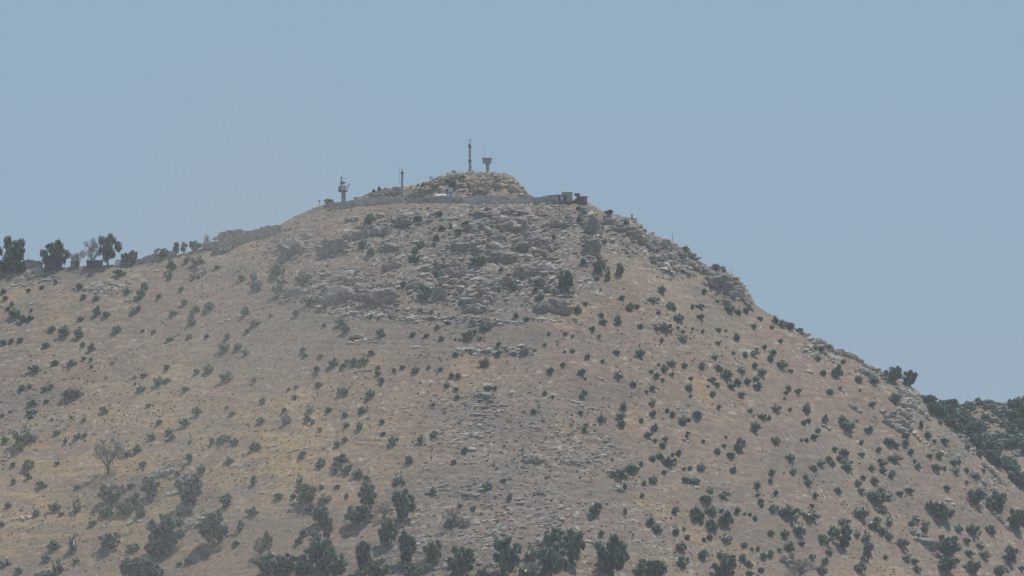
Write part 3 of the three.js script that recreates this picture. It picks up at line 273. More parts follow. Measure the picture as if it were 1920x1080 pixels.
{ // dry tufts and seedling bushes, too many and too small to count
  const tuft = leaves([[0, 0.35, 0, 0.6, 0.8], [0.4, 0.25, 0.2, 0.4, 0.8], [-0.35, 0.25, -0.3, 0.4, 0.8]], 60, 0.3, TINTS.straw), places = [];
  const tuft2 = leaves([[0, 0.35, 0, 0.6, 0.8], [0.4, 0.25, 0.2, 0.4, 0.8], [-0.35, 0.25, -0.3, 0.4, 0.8]], 60, 0.3, TINTS.olive), places2 = [];
  for (let i = 0; i < 34000; i++) {
    const x = rr(-180, 180), z = rr(-1500, -1270); if (z < ridgeZ(x) + 1) continue;
    const [qx, qy] = project(x, coarse(x, z), z), rk = rockiness(qx, qy), dens = 0.25 * rk + smooth(-0.25, 0.6, fbm(x * 0.035, z * 0.04, 2, 301) + 0.4 * noise(x * 0.2, z * 0.3, 303)); if (rnd() > dens) continue;
    const s = (0.14 + 0.3 * rnd() ** 2.4) * (1 + 0.5 * rk); (rnd() < 0.62 - 0.45 * rk ? places : places2).push([x, ground(x, z) - 0.04, z, s * rr(0.9, 1.6), s * rr(0.8, 1.2), s, rr(0, 6.28)]);
  }
  scatter('dry_grass', tuft, foliageMat.green, places, 'dry brown grass tufts over the slope', 'grass');
  scatter('seedling_scrub', tuft2, foliageMat.green, places2, 'tiny olive seedling bushes between the stones', 'scrub');
}
{ // the thicket in the gully and the bushes of the far slope
  const top = table([[1735, 746], [1770, 750], [1800, 762], [1830, 800], [1870, 845], [1900, 880], [1930, 900]]), edge = table([[1735, 757], [1800, 812], [1860, 863], [1940, 930]]);
  const spots = [];
  for (let i = 0; i < 70; i++) { const px = 1738 + (i * 61.8) % 190, py = lerp(top(px) + 10, edge(px) + 8, ((i * 0.381) % 1)); spots.push([px, py, rr(22, 34), rr(16, 26), 'gully']); }
  for (const [px, py, w, h] of [[1838, 758, 10, 8], [1852, 757, 6, 6], [1808, 772, 14, 9], [1815, 786, 16, 10], [1850, 786, 22, 12], [1862, 792, 16, 8], [1876, 775, 14, 10], [1898, 766, 20, 20], [1912, 772, 22, 26], [1922, 782, 22, 30], [1900, 788, 26, 20], [1916, 806, 28, 24], [1896, 812, 26, 20], [1880, 800, 18, 10], [1905, 838, 24, 20], [1922, 850, 24, 26], [1890, 840, 22, 18], [1846, 808, 12, 8], [1872, 822, 16, 10]]) spots.push([px, py, w, h, 'far']);
  let farCount = 0;
  spots.sort((a, b) => a[0] - b[0]);
  for (const [px, py, w, h, where] of spots) {
    const p = hitOrRidge(px, py); if (!p) continue; const k = Math.hypot(...p) / F, up = Math.min(where === 'far' ? 1.2 : 5, Math.max(0, project(...p)[1] - py) * k);
    const t = plantTree('thicket_tree', p, w * k * 1.1, h * k + up, rnd() < 0.45 ? 0 : 1, where === 'gully' ? 'dense dark bushy tree in the gully thicket behind the ridge edge' : `${ordinal(++farCount)} bushy tree from the left on the far slope past the gully`, where === 'gully' ? 'trees of the gully thicket' : 'trees on the far slope');
  }
}
{ // low scrub covering the far slope
  const places = []; for (let i = 0; i < 2600 && places.length < 420; i++) { const px = rr(1770, 1950), py = rr(748, 870), p = hit(px, py); if (!p || p[2] > -1560 || noise(p[0] * 0.12, p[2] * 0.12, 811) < -0.25) continue; const s = 0.6 + 1.3 * rnd() ** 2; places.push([p[0], p[1] - 0.15, p[2], s * 1.2, s, s, rr(0, 6.28)]); }
  scatter('far_scrub', shrubShape(TINTS.green, 6, 240, 0.16), foliageMat.green, places, 'green scrub covering the far slope past the gully', 'scrub');
}
// ---------------------------------------------------------------- rocks
function rockShape(detail, planes, flat = 1) {                          // a broken block: flat faces cut off a ball, faces left hard
  const g = new THREE.IcosahedronGeometry(1, detail), p = g.attributes.position, cuts = [], v = new THREE.Vector3();
  for (let i = 0; i < planes; i++) { const n = new THREE.Vector3(rr(-1, 1), rr(-1, 1), rr(-1, 1)).normalize(); cuts.push([n, rr(0.6, 0.92)]); }
  for (const [a, b, c] of [[1, 0, 0], [-1, 0, 0], [0, -1, 0], [0, 0, -1]]) cuts.push([new THREE.Vector3(a + rr(-0.3, 0.3), b + rr(-0.25, 0.25), c + rr(-0.3, 0.3)).normalize(), rr(0.55, 0.8)]);
  cuts.push([new THREE.Vector3(rr(-0.2, 0.2), 1, rr(-0.2, 0.2)).normalize(), rr(0.5, 0.7)], [new THREE.Vector3(rr(-0.3, 0.3), rr(-0.1, 0.1), 1).normalize(), rr(0.55, 0.75)]);
  const off = rr(0, 99);
  for (let i = 0; i < p.count; i++) { v.fromBufferAttribute(p, i).normalize(); let r = 1; for (const [n, d] of cuts) { const c = v.dot(n); if (c > 0.01) r = Math.min(r, d / c); } r *= 1 + 0.05 * noise(v.x * 4 + off, v.y * 4 + v.z * 3.1, 3) + 0.04 * noise(v.x * 9 + off, v.y * 9 - v.z * 7, 4); p.setXYZ(i, v.x * r, v.y * r * flat, v.z * r); }
  g.deleteAttribute('uv'); g.computeVertexNormals(); return g;
}
const rockTex = (() => { const S = 256, d = new Uint8Array(S * S * 4); for (let j = 0; j < S; j++) for (let i = 0; i < S; i++) { const v = 208 + 30 * fbm(i / 14, j / 9, 3, 401) + 22 * (rnd() - 0.5), k = (j * S + i) * 4, l = noise(i / 22, j / 22, 409) > 0.45 ? 0.86 : 1; d[k] = clamp(v * l, 0, 255); d[k + 1] = clamp(v * l - 3, 0, 255); d[k + 2] = clamp(v * l - 7, 0, 255); d[k + 3] = 255; } const t = new THREE.DataTexture(d, S, S); t.wrapS = t.wrapT = THREE.RepeatWrapping; t.magFilter = THREE.LinearFilter; t.colorSpace = THREE.SRGBColorSpace; t.needsUpdate = true; return t; })();
const withUv = (g) => { const p = g.attributes.position, u = new Float32Array(p.count * 2); for (let i = 0; i < p.count; i++) { u[i * 2] = p.getX(i) * 0.3 + p.getZ(i) * 0.22; u[i * 2 + 1] = p.getY(i) * 0.3 + p.getZ(i) * 0.15; } g.setAttribute('uv', new THREE.BufferAttribute(u, 2)); return g; };
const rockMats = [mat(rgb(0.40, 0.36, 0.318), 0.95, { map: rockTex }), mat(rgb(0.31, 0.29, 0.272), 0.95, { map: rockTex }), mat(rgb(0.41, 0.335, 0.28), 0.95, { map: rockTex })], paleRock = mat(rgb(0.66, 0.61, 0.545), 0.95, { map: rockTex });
const blocks = Array.from({ length: 7 }, (_, i) => withUv(rockShape(3, 3 + i % 4))), slabs = Array.from({ length: 5 }, () => withUv(rockShape(2, 4, 0.8))), pebbles = Array.from({ length: 3 }, () => withUv(rockShape(1, 3, 0.85)));
const pick = (a) => a[Math.floor(rnd() * a.length)];
function boulder(px, py, w, h, m, label, shape = pick(blocks), name = 'boulder', group = 'boulders on the hillside') {   // centre of its foot, width and height in photograph pixels
  const p = hitOrRidge(px, py); if (!p) return; const k = Math.hypot(...p) / F, b = mesh(name, shape, m);
  const W = w * k / 2 * 1.25, H = h * k / 2 * 1.35; b.position.set(p[0], p[1] + H * 0.5, p[2] - Math.min(W, H) * 0.35); b.scale.set(W, H, Math.max(0.5 * W, H * 0.9)); b.rotation.set(rr(-0.12, 0.12), rr(-0.5, 0.5), rr(-0.12, 0.12));
  if (name === 'rock_ledge') { b.rotation.set(0.42 + rr(-0.1, 0.1), rr(-0.12, 0.12), rr(-0.05, 0.05)); b.scale.set(W, H * 0.55, Math.min(W * 0.5, H * 1.25)); b.position.set(p[0], p[1] + H * 0.42, p[2] - H * 0.55); }
  return tag(b, label, 'boulder', group);
}
function outcrop(px, py, w, h, m, label, { pieces = 8, name = 'rock_outcrop', flat = 0.5 } = {}) {   // blocks leaning on one another up the slope, foot centre and size in photograph pixels
  const p = hitOrRidge(px, py); if (!p) return; const k = Math.hypot(...p) / F, g = thing(name, p), W = w * k, H = h * k;
  for (let i = 0; i < pieces; i++) {
    const u = ((i * 0.618) % 1 - 0.5) * (1 - 0.35 * (i / pieces)), t = i / pieces, s = rr(0.09, 0.24), x = p[0] + u * W, z = p[2] - t * H * 0.95 + rr(-0.3, 0.3), b = mesh('block', pick(blocks), typeof m === 'function' ? m() : m, g);
    const bw = Math.max(0.4, W * s * 1.1), bh = Math.max(0.45, Math.min(bw * rr(0.75, 1.1), H * (0.42 + flat * 0.2)));
    b.position.set(x - p[0], ground(x, z) - p[1] + bh * 0.35, z - p[2]); b.scale.set(bw, bh, Math.min(bw, bh * 1.3)); b.rotation.set(0.06 + rr(-0.25, 0.25), rr(-0.6, 0.6), rr(-0.2, 0.2));
  }
  return tag(g, label, 'rock outcrop', 'rock outcrops');
}
const anyRock = () => pick(rockMats), mixPale = () => rnd() < 0.6 ? paleRock : pick(rockMats);
// crags with tall shaded faces
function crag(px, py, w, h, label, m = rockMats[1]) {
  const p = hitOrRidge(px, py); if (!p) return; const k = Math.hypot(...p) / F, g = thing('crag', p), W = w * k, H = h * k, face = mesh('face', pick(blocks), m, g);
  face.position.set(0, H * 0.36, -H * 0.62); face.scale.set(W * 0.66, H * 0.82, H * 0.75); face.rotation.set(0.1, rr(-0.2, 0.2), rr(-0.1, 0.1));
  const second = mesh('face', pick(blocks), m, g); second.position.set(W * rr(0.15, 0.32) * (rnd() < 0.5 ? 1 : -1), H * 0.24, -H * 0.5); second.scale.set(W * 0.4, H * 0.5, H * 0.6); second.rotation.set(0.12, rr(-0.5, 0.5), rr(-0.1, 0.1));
  for (let i = 0; i < 9; i++) { const side = i % 2 ? 1 : -1, x = p[0] + side * W * rr(0.38, 0.68), z = p[2] - H * rr(-0.05, 1.1), s = rr(0.08, 0.17) * W + 0.15, c = mesh('side_block', pick(blocks), pick(rockMats), g); c.position.set(x - p[0], ground(x, z) - p[1] + s * 0.2, z - p[2]); c.scale.set(s * 1.2, s * 0.8, s); c.rotation.set(0.2 + rr(-0.2, 0.2), rr(-0.8, 0.8), rr(-0.2, 0.2)); }
  for (let i = 0; i < 6; i++) { const x = p[0] + rr(-0.5, 0.5) * W, z = p[2] + H * rr(0.02, 0.25), s = rr(0.05, 0.1) * W + 0.12, c = mesh('foot_block', pick(blocks), pick(rockMats), g); c.position.set(x - p[0], ground(x, z) - p[1] + s * 0.2, z - p[2]); c.scale.set(s * 1.2, s * 0.8, s); c.rotation.set(0.2, rr(-0.8, 0.8), rr(-0.2, 0.2)); }
  for (let i = 0; i < 11; i++) { const u = (i / 10 - 0.5) * 1.05, x = p[0] + u * W, z = p[2] - H * rr(0.8, 1.5), s = rr(0.08, 0.17) * W + 0.15, c = mesh('cap_block', pick(blocks), pick(rockMats), g); c.position.set(x - p[0], Math.max(ground(x, z) - p[1], H * (0.75 - Math.abs(u) * 0.8)) + s * 0.2, z - p[2]); c.scale.set(s * 1.3, s * 0.7, s); c.rotation.set(rr(-0.2, 0.2), rr(-0.8, 0.8), rr(-0.2, 0.2)); }
  return tag(g, label, 'crag', 'dark crags of the upper slope');
}
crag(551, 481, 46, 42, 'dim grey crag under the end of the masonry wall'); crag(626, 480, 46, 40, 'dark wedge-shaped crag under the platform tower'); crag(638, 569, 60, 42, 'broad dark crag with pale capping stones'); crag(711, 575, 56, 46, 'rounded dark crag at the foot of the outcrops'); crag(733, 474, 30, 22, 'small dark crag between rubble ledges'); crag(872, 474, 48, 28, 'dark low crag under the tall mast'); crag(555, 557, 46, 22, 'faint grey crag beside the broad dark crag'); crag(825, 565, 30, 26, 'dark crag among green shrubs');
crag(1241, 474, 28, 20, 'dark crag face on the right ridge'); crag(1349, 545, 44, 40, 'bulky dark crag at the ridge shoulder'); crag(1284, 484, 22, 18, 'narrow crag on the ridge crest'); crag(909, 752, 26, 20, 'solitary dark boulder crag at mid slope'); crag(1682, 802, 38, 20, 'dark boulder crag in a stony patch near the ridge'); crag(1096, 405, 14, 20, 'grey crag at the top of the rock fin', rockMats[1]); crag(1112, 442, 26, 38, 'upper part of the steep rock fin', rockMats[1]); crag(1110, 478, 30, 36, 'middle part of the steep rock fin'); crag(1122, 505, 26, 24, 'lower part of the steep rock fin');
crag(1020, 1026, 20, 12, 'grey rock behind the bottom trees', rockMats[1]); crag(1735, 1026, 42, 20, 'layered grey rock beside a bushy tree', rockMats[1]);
// outcrops: foot px, py, width, height, pale?, label
for (const [px, py, w, h, pale, label] of [
  [735, 505, 36, 26, 0, 'stacked grey blocks above the rounded crag'], [640, 525, 44, 14, 1, 'pale stones capping the broad dark crag'], [905, 570, 60, 40, 0, 'heap of blue-grey blocks beside green shrubs'], [850, 520, 44, 24, 0, 'blocky outcrop at the centre of the face'], [790, 545, 44, 24, 0, 'blocks next to the rounded crag'], [700, 440, 60, 22, 0, 'rubble ledge under the summit wall'], [745, 425, 50, 18, 0, 'broken ledge just below the spiked mast'], [700, 412, 30, 14, 1, 'pale boulder pile by a shrub under the wall'], [660, 415, 26, 12, 1, 'low tan stones on the smooth shoulder'], [960, 430, 60, 26, 0, 'scree blocks under the wall middle'], [1010, 470, 60, 30, 0, 'scree blocks beside the rock fin'], [1050, 425, 50, 24, 0, 'scree blocks under the huts'], [940, 490, 60, 24, 0, 'scree shelf under the tall mast'], [1000, 520, 60, 24, 0, 'lower scree blocks at the face centre'], [920, 545, 40, 20, 0, 'dark scree by a cluster of shrubs'], [1040, 585, 60, 24, 0, 'pale rubble tongue below the tall shrub'], [890, 585, 40, 18, 0, 'grey rubble above the pale band'],
  [1150, 425, 44, 26, 0, 'top outcrop of the ridge past the huts'], [1180, 445, 50, 30, 0, 'ridge outcrop under the dark post'], [1205, 460, 40, 26, 0, 'ridge outcrop below the notch'], [1225, 470, 40, 22, 0, 'blue-grey blocks along the ridge'], [1265, 475, 44, 24, 0, 'ridge blocks under the thin pole'], [1300, 505, 36, 18, 0, 'ridge blocks between two crags'], [1320, 515, 36, 20, 0, 'blocks leading up to the shoulder crag'], [1372, 540, 44, 34, 0, 'crest blocks of the shoulder crag'], [1390, 560, 36, 26, 0, 'outer blocks of the shoulder crag'], [1402, 575, 26, 16, 0, 'last blocks at the end of the shoulder crag'], [1130, 455, 18, 24, 1, 'pale strip of rock next to the rock fin'],
  [1516, 636, 32, 14, 1, 'white slabs where the ridge steps down'], [1545, 648, 28, 16, 1, 'white broken slabs on the ridge'], [1563, 660, 32, 16, 0, 'grey block with white base on the ridge'], [1590, 668, 36, 14, 1, 'long white slabs on the ridge'], [1606, 672, 28, 16, 0, 'pointed grey block on the ridge'], [1632, 684, 14, 16, 0, 'square grey block standing on the ridge'], [1636, 694, 32, 10, 1, 'flat white ledge on the ridge'], [1632, 708, 34, 12, 1, 'white ledge below the square block'], [1655, 712, 30, 20, 0, 'grey outcrop beside the ridge trees'], [1695, 734, 30, 14, 1, 'white stones under the ridge trees'], [1708, 750, 34, 26, 1, 'tall white outcrop below the ridge trees'], [1715, 768, 30, 22, 1, 'lower white outcrop below the ridge trees'], [1735, 782, 26, 12, 1, 'white stones trailing from the tall white outcrop'], [1800, 818, 30, 16, 0, 'grey stones at the thicket edge'], [1815, 834, 30, 18, 0, 'dark blocks at the thicket edge'],
  [1605, 771, 26, 14, 1, 'white twin boulder on the open slope'], [1641, 795, 13, 18, 1, 'small white stack on the open slope'], [1683, 806, 44, 10, 1, 'pale stones at the foot of the dark boulder crag'], [1862, 892, 34, 22, 1, 'pale slabs above a lone shrub near the gully'], [1838, 902, 26, 10, 1, 'pinkish slabs near the gully'], [1878, 981, 30, 12, 1, 'stones before the tree cut by the picture edge'], [1906, 856, 16, 22, 1, 'pale boulder inside the gully thicket'],
  [305, 892, 44, 14, 1, 'heap of white stones on the straw slope'], [346, 894, 18, 12, 1, 'small heap of white stones by a dark tree'], [360, 992, 24, 22, 1, 'broken slabs between two large trees'], [800, 1062, 34, 14, 1, 'pale ledge at the bottom thicket'], [840, 1066, 32, 12, 1, 'second pale ledge at the bottom'], [925, 1064, 22, 14, 1, 'third pale ledge at the bottom'], [640, 1062, 24, 16, 0, 'stony gap in the bottom thicket'], [860, 985, 40, 18, 1, 'white rubble around the grey dead tree'], [1000, 868, 40, 16, 0, 'grey rubble mound at mid slope'], [1012, 928, 20, 12, 0, 'lone grey block in the rubble'], [1160, 922, 24, 10, 1, 'pale rock beside a thin dark shrub'], [372, 522, 30, 28, 0, 'hazy rock pile below the masonry wall'],
  [1487, 1066, 40, 30, 0, 'grey boulders around the bottom grey tree'], [68, 512, 30, 10, 1, 'pale ledges under the skyline trees'], [70, 520, 28, 8, 1, 'second pale ledge under the skyline trees'],
]) outcrop(px, py, w, h, pale ? mixPale : anyRock, label, { pieces: w > 35 ? 22 : 13 });
// flat slabs and long ledges lying in the slope: foot px, py, width, height, pale, label
const ledges = [[18, 519, 22, 6, 1, 'flat stone at the left edge under the skyline trees'], [27, 537, 28, 6, 1, 'pale ledge low at the left edge'], [52, 536, 26, 4, 0, 'thin grey ledge next to it at the left'], [178, 536, 32, 6, 1, 'pale ledge with a dark overhang under the long shed'], [222, 540, 38, 7, 1, 'long pale ledge under the slatted fence'], [246, 565, 24, 6, 1, 'pale slab by the twin green shrubs'], [60, 571, 9, 6, 1, 'single white stone under the skyline trees'], [307, 601, 9, 5, 1, 'single white stone on the hazy slope'], [290, 511, 14, 6, 1, 'small pale slab under the dark sloping wall'], [430, 601, 40, 5, 1, 'faint pale ledge in the hazy slope'],
  [322, 931, 24, 10, 1, 'flat slab with a dark gap beneath, by the tall tree'], [250, 982, 26, 12, 1, 'tilted slab on the straw slope'], [40, 976, 34, 12, 1, 'long grey slab low at the left'], [372, 976, 54, 7, 1, 'thin row of slabs between two large trees'], [13, 863, 13, 7, 1, 'white stone at the left edge'], [436, 1006, 26, 10, 0, 'flat grey slab downhill of the leaning tree'], [565, 843, 30, 4, 1, 'thin pale ledge in the straw slope'], [513, 837, 26, 5, 1, 'thin pale ledge in the hazy straw slope'], [713, 898, 15, 5, 1, 'small white slab downhill of a shrub row'], [674, 832, 12, 4, 1, 'tiny white slab at mid slope'],
  [1100, 1018, 26, 6, 1, 'thin slab behind the wide tall tree'], [1304, 916, 16, 6, 1, 'small tilted slab in the green slope'], [1286, 832, 14, 10, 1, 'white stone by a small shrub'], [1721, 823, 17, 12, 1, 'bright white block among slope shrubs'], [1742, 838, 20, 6, 1, 'thin white slab near the thicket'], [1766, 849, 20, 8, 1, 'larger thin white slab near the thicket'], [1782, 945, 18, 10, 1, 'white slab next to the low dark shrub'], [1549, 806, 18, 13, 1, 'round white boulder on the open slope'], [1578, 735, 15, 8, 1, 'pale slab under the shrub pair'], [1520, 700, 12, 8, 1, 'two small white stones under the ridge slabs'], [1272, 770, 16, 8, 1, 'striped pale slab at mid slope'],
  [635, 583, 40, 6, 1, 'pale ledge at the foot of the broad crag'], [662, 590, 46, 6, 1, 'pale broken ledge downhill of the broad crag'], [705, 597, 44, 12, 1, 'white honeycombed ledge below the rounded crag'], [770, 596, 40, 8, 1, 'pinkish white ledge in the pale band'], [810, 600, 44, 7, 1, 'white ledge in the pale band'], [845, 606, 30, 5, 1, 'thin white ledge in the pale band'], [965, 606, 56, 5, 1, 'long thin white ledge past the shrubs'], [1020, 600, 40, 8, 1, 'pale ledge end under the rubble tongue'], [670, 642, 34, 7, 1, 'white ledge beneath a dark hollow'], [780, 652, 18, 6, 1, 'short white slab at the lower band'], [880, 655, 44, 8, 1, 'white ledge left of the lower band shrubs'], [915, 662, 40, 8, 1, 'white ledge under the lower band shrubs'], [970, 657, 50, 7, 1, 'white ledge ending the lower band'], [755, 766, 24, 4, 1, 'thin pinkish ledge at mid slope'], [680, 697, 34, 6, 0, 'dark flat ledge under the row of shrubs'], [1075, 755, 24, 6, 1, 'brownish flat ledge at mid slope'], [1005, 803, 24, 5, 1, 'thin slab below mid slope'], [1130, 715, 18, 6, 1, 'pale stones at mid slope'], [940, 762, 30, 6, 0, 'grey ledge under the solitary crag'], [925, 775, 36, 8, 1, 'pale gravelly ledge under the solitary crag']];
for (const [px, py, w, h, pale, label] of ledges) {                       // a bed of rock breaking out of the slope in uneven slabs
  const p = hitOrRidge(px, py); if (!p) continue; const k = Math.hypot(...p) / F, g = thing('rock_ledge', p), n = Math.max(2, Math.round(w / 6)), W = w * k, H = h * k;
  for (let i = 0; i < n; i++) {
    const x = p[0] + ((i + 0.5) / n - 0.5 + rr(-0.05, 0.05)) * W, z = p[2] - H * rr(0.1, 0.9), b = mesh('slab', pick(slabs), pale ? (rnd() < 0.75 ? paleRock : rockMats[0]) : rockMats[1], g), s = rr(0.55, 1.15);
    b.position.set(x - p[0], ground(x, z) - p[1] + H * 0.12, z - p[2]); b.scale.set(W / n * rr(0.55, 0.95), H * 0.42 * s + 0.1, Math.max(0.45, H * 0.75 * s)); b.rotation.set(0.4 + rr(-0.2, 0.15), rr(-0.4, 0.4), rr(-0.12, 0.12));
  }
  tag(g, label, 'rock ledge', 'flat ledges and slabs');
}
{ // dark hollow ledge and single blocks over the stony face: those that show largest are boulders of their own, the rest lies about as rubble
  boulder(668, 634, 34, 9, rockMats[1], 'dark hollow-looking rock above a white ledge');
  const cand = [];
  for (let i = 0; i < 430000 && cand.length < 72000; i++) {
    const x = rr(-180, 180), z = rr(-1545, -1270), y0 = coarse(x, z), d = z - ridgeZ(x), [px, py] = project(x, y0, z);
    if (d < -1 && !(x > -52 && x < 9 && z < -1507 && z > -1530)) continue;
    if (px < -20 || px > 1940 || py > 1100) continue;
    const r = rockiness(px, py) * (0.6 + 0.8 * smooth(-0.2, 0.5, fbm(x * 0.1, z * 0.1, 2, 501))), base = 0.13 + 0.26 * smooth(0.1, 0.7, fbm(x * 0.05, y0 * 0.3, 2, 503));
    if (rnd() > Math.max(r, base)) continue;
    const s = (0.065 + 0.15 * rnd() ** 2 + 0.8 * rnd() ** 9 * (0.3 + r)) * (1 + 0.35 * r); cand.push([x, z, s, r, px, py]);
  }
  cand.sort((a, b) => b[2] - a[2]);
  const big = cand.splice(0, 180), label = new Map();
  for (const [x, z, s, r, px, py] of big) {
    const m = rnd() < 0.3 ? paleRock : anyRock(), b = mesh('boulder', pick(blocks), m), y = ground(x, z); b.position.set(x, y + s * 0.25, z); b.scale.set(s * rr(1, 1.5), s * rr(0.65, 0.95), s); b.rotation.set(rr(-0.3, 0.3), rr(0, 6.28), rr(-0.3, 0.3));
    const zone = ROWS.find((q) => py < q[0])[1] + ' ' + COLS.find((c) => px < c[0])[1];
    const tone = m === paleRock ? 'pale' : m === rockMats[2] ? 'tan' : 'grey', key = tone + ' boulder from the left ' + zone; if (!label.has(key)) label.set(key, []); label.get(key).push([px, b]);
  }
  for (const [key, list] of label) list.sort((a, b) => a[0] - b[0]).forEach(([, b], i) => tag(b, list.length > 1 ? `${ordinal(i + 1)} ${key}` : `only ${key.replace(' from the left', '')}`, 'boulder', 'boulders on the hillside'));
  const sets = [[], [], []]; cand.forEach(([x, z, s], i) => sets[i % 3].push([x, ground(x, z) + s * 0.15, z, s * rr(1, 2), s * rr(0.45, 0.75), s * rr(0.8, 1.3), rr(-0.5, 0.5), 0.32 + rr(-0.3, 0.3), rnd()]));
  const tint = (c) => c < 0.25 ? rgb(0.64, 0.58, 0.51) : c < 0.6 ? rgb(0.42, 0.375, 0.335) : c < 0.85 ? rgb(0.36, 0.30, 0.255) : rgb(0.28, 0.27, 0.26), white = mat(rgb(1, 1, 1), 0.95, { map: rockTex });
  sets.forEach((list, i) => scatter(['rubble', 'loose_stones', 'scree'][i], pebbles[i], white, list, ['angular rubble strewn over the hillside', 'loose stones strewn over the hillside', 'small scree strewn over the hillside'][i], 'stones', tint));
  console.log('stones', cand.length, 'shrubs', shrubs.length, rest.length);
}
// ---------------------------------------------------------------- what people built on the top
const K = 1512 / F;                                                     // metres for one photograph pixel at the summit
const concrete = mat(rgb(0.30, 0.305, 0.31), 0.9), steel = mat(rgb(0.20, 0.215, 0.23), 0.55, { metalness: 0.5 }), darkSteel = mat(rgb(0.045, 0.05, 0.06), 0.6), paintWhite = mat(rgb(0.60, 0.61, 0.615), 0.8), paleBlue = mat(rgb(0.50, 0.54, 0.58), 0.7), rust = mat(rgb(0.22, 0.07, 0.06), 0.8), timber = mat(rgb(0.26, 0.19, 0.155), 0.9), tar = mat(rgb(0.035, 0.036, 0.042), 0.85), shedWall = mat(rgb(0.085, 0.08, 0.085), 0.95), sandbag = mat(rgb(0.27, 0.255, 0.235), 1), plaster = mat(rgb(0.45, 0.37, 0.34), 0.95), glassDark = mat(rgb(0.03, 0.035, 0.04), 0.15);
const footing = (px, py, z, sink = 0.3) => { const p = onPlane(px, py, z); const g = ground(p[0], z); return { at: [p[0], g - sink, z], y: (q) => onPlane(px, q, z)[1] - g + sink, x: (q) => (q - px) * K }; };
const frame = (x0, x1, y0, y1, z0, z1, r) => { const l = []; for (const y of [y0, y1]) { l.push(bar([x0, y, z0], [x1, y, z0], r), bar([x0, y, z1], [x1, y, z1], r), bar([x0, y, z0], [x0, y, z1], r), bar([x1, y, z0], [x1, y, z1], r)); } return l; };
{ // tallest mast, on the knoll
  const f = footing(881, 325, ZK), t = thing('camera_mast', f.at), y = f.y, w = (v) => v * K;
  mesh('pole', join([bar([0, 0, 0], [0, y(300), 0], w(2.2), w(2.0), 14), bar([0, y(300), 0], [0, y(272), 0], w(2.3), w(2.1), 14)]), concrete, t);
  const c = mesh('collar', join([bar([0, y(304), 0], [0, y(299), 0], w(3.0), w(3.0), 14), bar([0, y(277), 0], [0, y(273), 0], w(2.9), w(2.9), 14), box(w(2.4), w(2.4), w(2.4), w(-2.4), y(271), 0)]), darkSteel, t);
  mesh('ring', bar([0, y(299), 0], [0, y(297), 0], w(2.6), w(2.6), 14), paintWhite, t);
  mesh('neck', bar([0, y(272), 0], [0, y(266), 0], w(0.9), w(0.6), 8), steel, t);
  const head = mesh('camera_head', join([new THREE.SphereGeometry(w(1.7), 12, 8).translate(0, y(263.5), 0), box(w(2), w(1.4), w(3.6), 0, y(263), w(0.8))]), darkSteel, t); mesh('lens', bar([0, y(263), w(2.6)], [0, y(263), w(3.2)], w(0.7), w(0.7), 10), glassDark, head);
  mesh('brace', bar([w(4.6), 0, w(1)], [w(1.4), y(301), 0], w(0.55), w(0.45)), steel, t); mesh('brace', bar([w(-2.8), 0, w(1)], [w(-1.3), y(301), 0], w(0.55), w(0.45)), darkSteel, t);
  const cab = mesh('cabinet', box(w(3.2), w(5), w(3), w(6.2), y(322), 0), steel, t); mesh('cabinet_door', box(w(2.6), w(4.2), 0.04, w(6.2), y(322), w(1.5) + 0.02), concrete, cab);
  tag(t, 'tallest grey mast on the summit knoll with a dark camera head', 'mast');
}
{ // mushroom-shaped lookout
  const f = footing(914, 325, ZK), t = thing('lookout_tower', f.at), y = f.y, w = (v) => v * K;
  mesh('column', join([bar([0, 0, 0], [0, y(312), 0], w(2.2), w(2.9), 16), bar([0, y(312), 0], [0, y(305), 0], w(2.9), w(4.0), 16)]), concrete, t);
  const cabin = mesh('cabin', join([box(w(17.2), w(6.2), w(15), w(-0.8), y(301.6), 0), box(w(15), w(1), w(13), w(-0.8), y(305.1), 0)]), mat(rgb(0.36, 0.37, 0.40), 0.8), t);
  mesh('roof', box(w(18.6), w(1.5), w(16.4), w(-0.8), y(297.7), 0), steel, cabin);
  for (let i = 0; i < 4; i++) mesh('window', box(w(3.0), w(2.6), 0.06, w(-7.2 + i * 4.3), y(301), w(7.5) + 0.03), mat(rgb(0.20, 0.215, 0.24), 0.3), cabin);
  mesh('ladder', join([bar([w(3.6), 0, w(1)], [w(3.6), y(305), w(1)], 0.04), bar([w(3.6), 0, w(3)], [w(3.6), y(305), w(3)], 0.04), ...Array.from({ length: 9 }, (_, i) => bar([w(3.6), 0.35 + i * 0.35, w(1)], [w(3.6), 0.35 + i * 0.35, w(3)], 0.025, 0.025, 5))]), steel, t);
  mesh('whip_antenna', bar([w(-5), y(297), 0], [w(-5), y(273), 0], 0.035, 0.02, 6), steel, t);
  tag(t, 'mushroom-shaped lookout with a boxy cabin on one column', 'lookout tower');
}
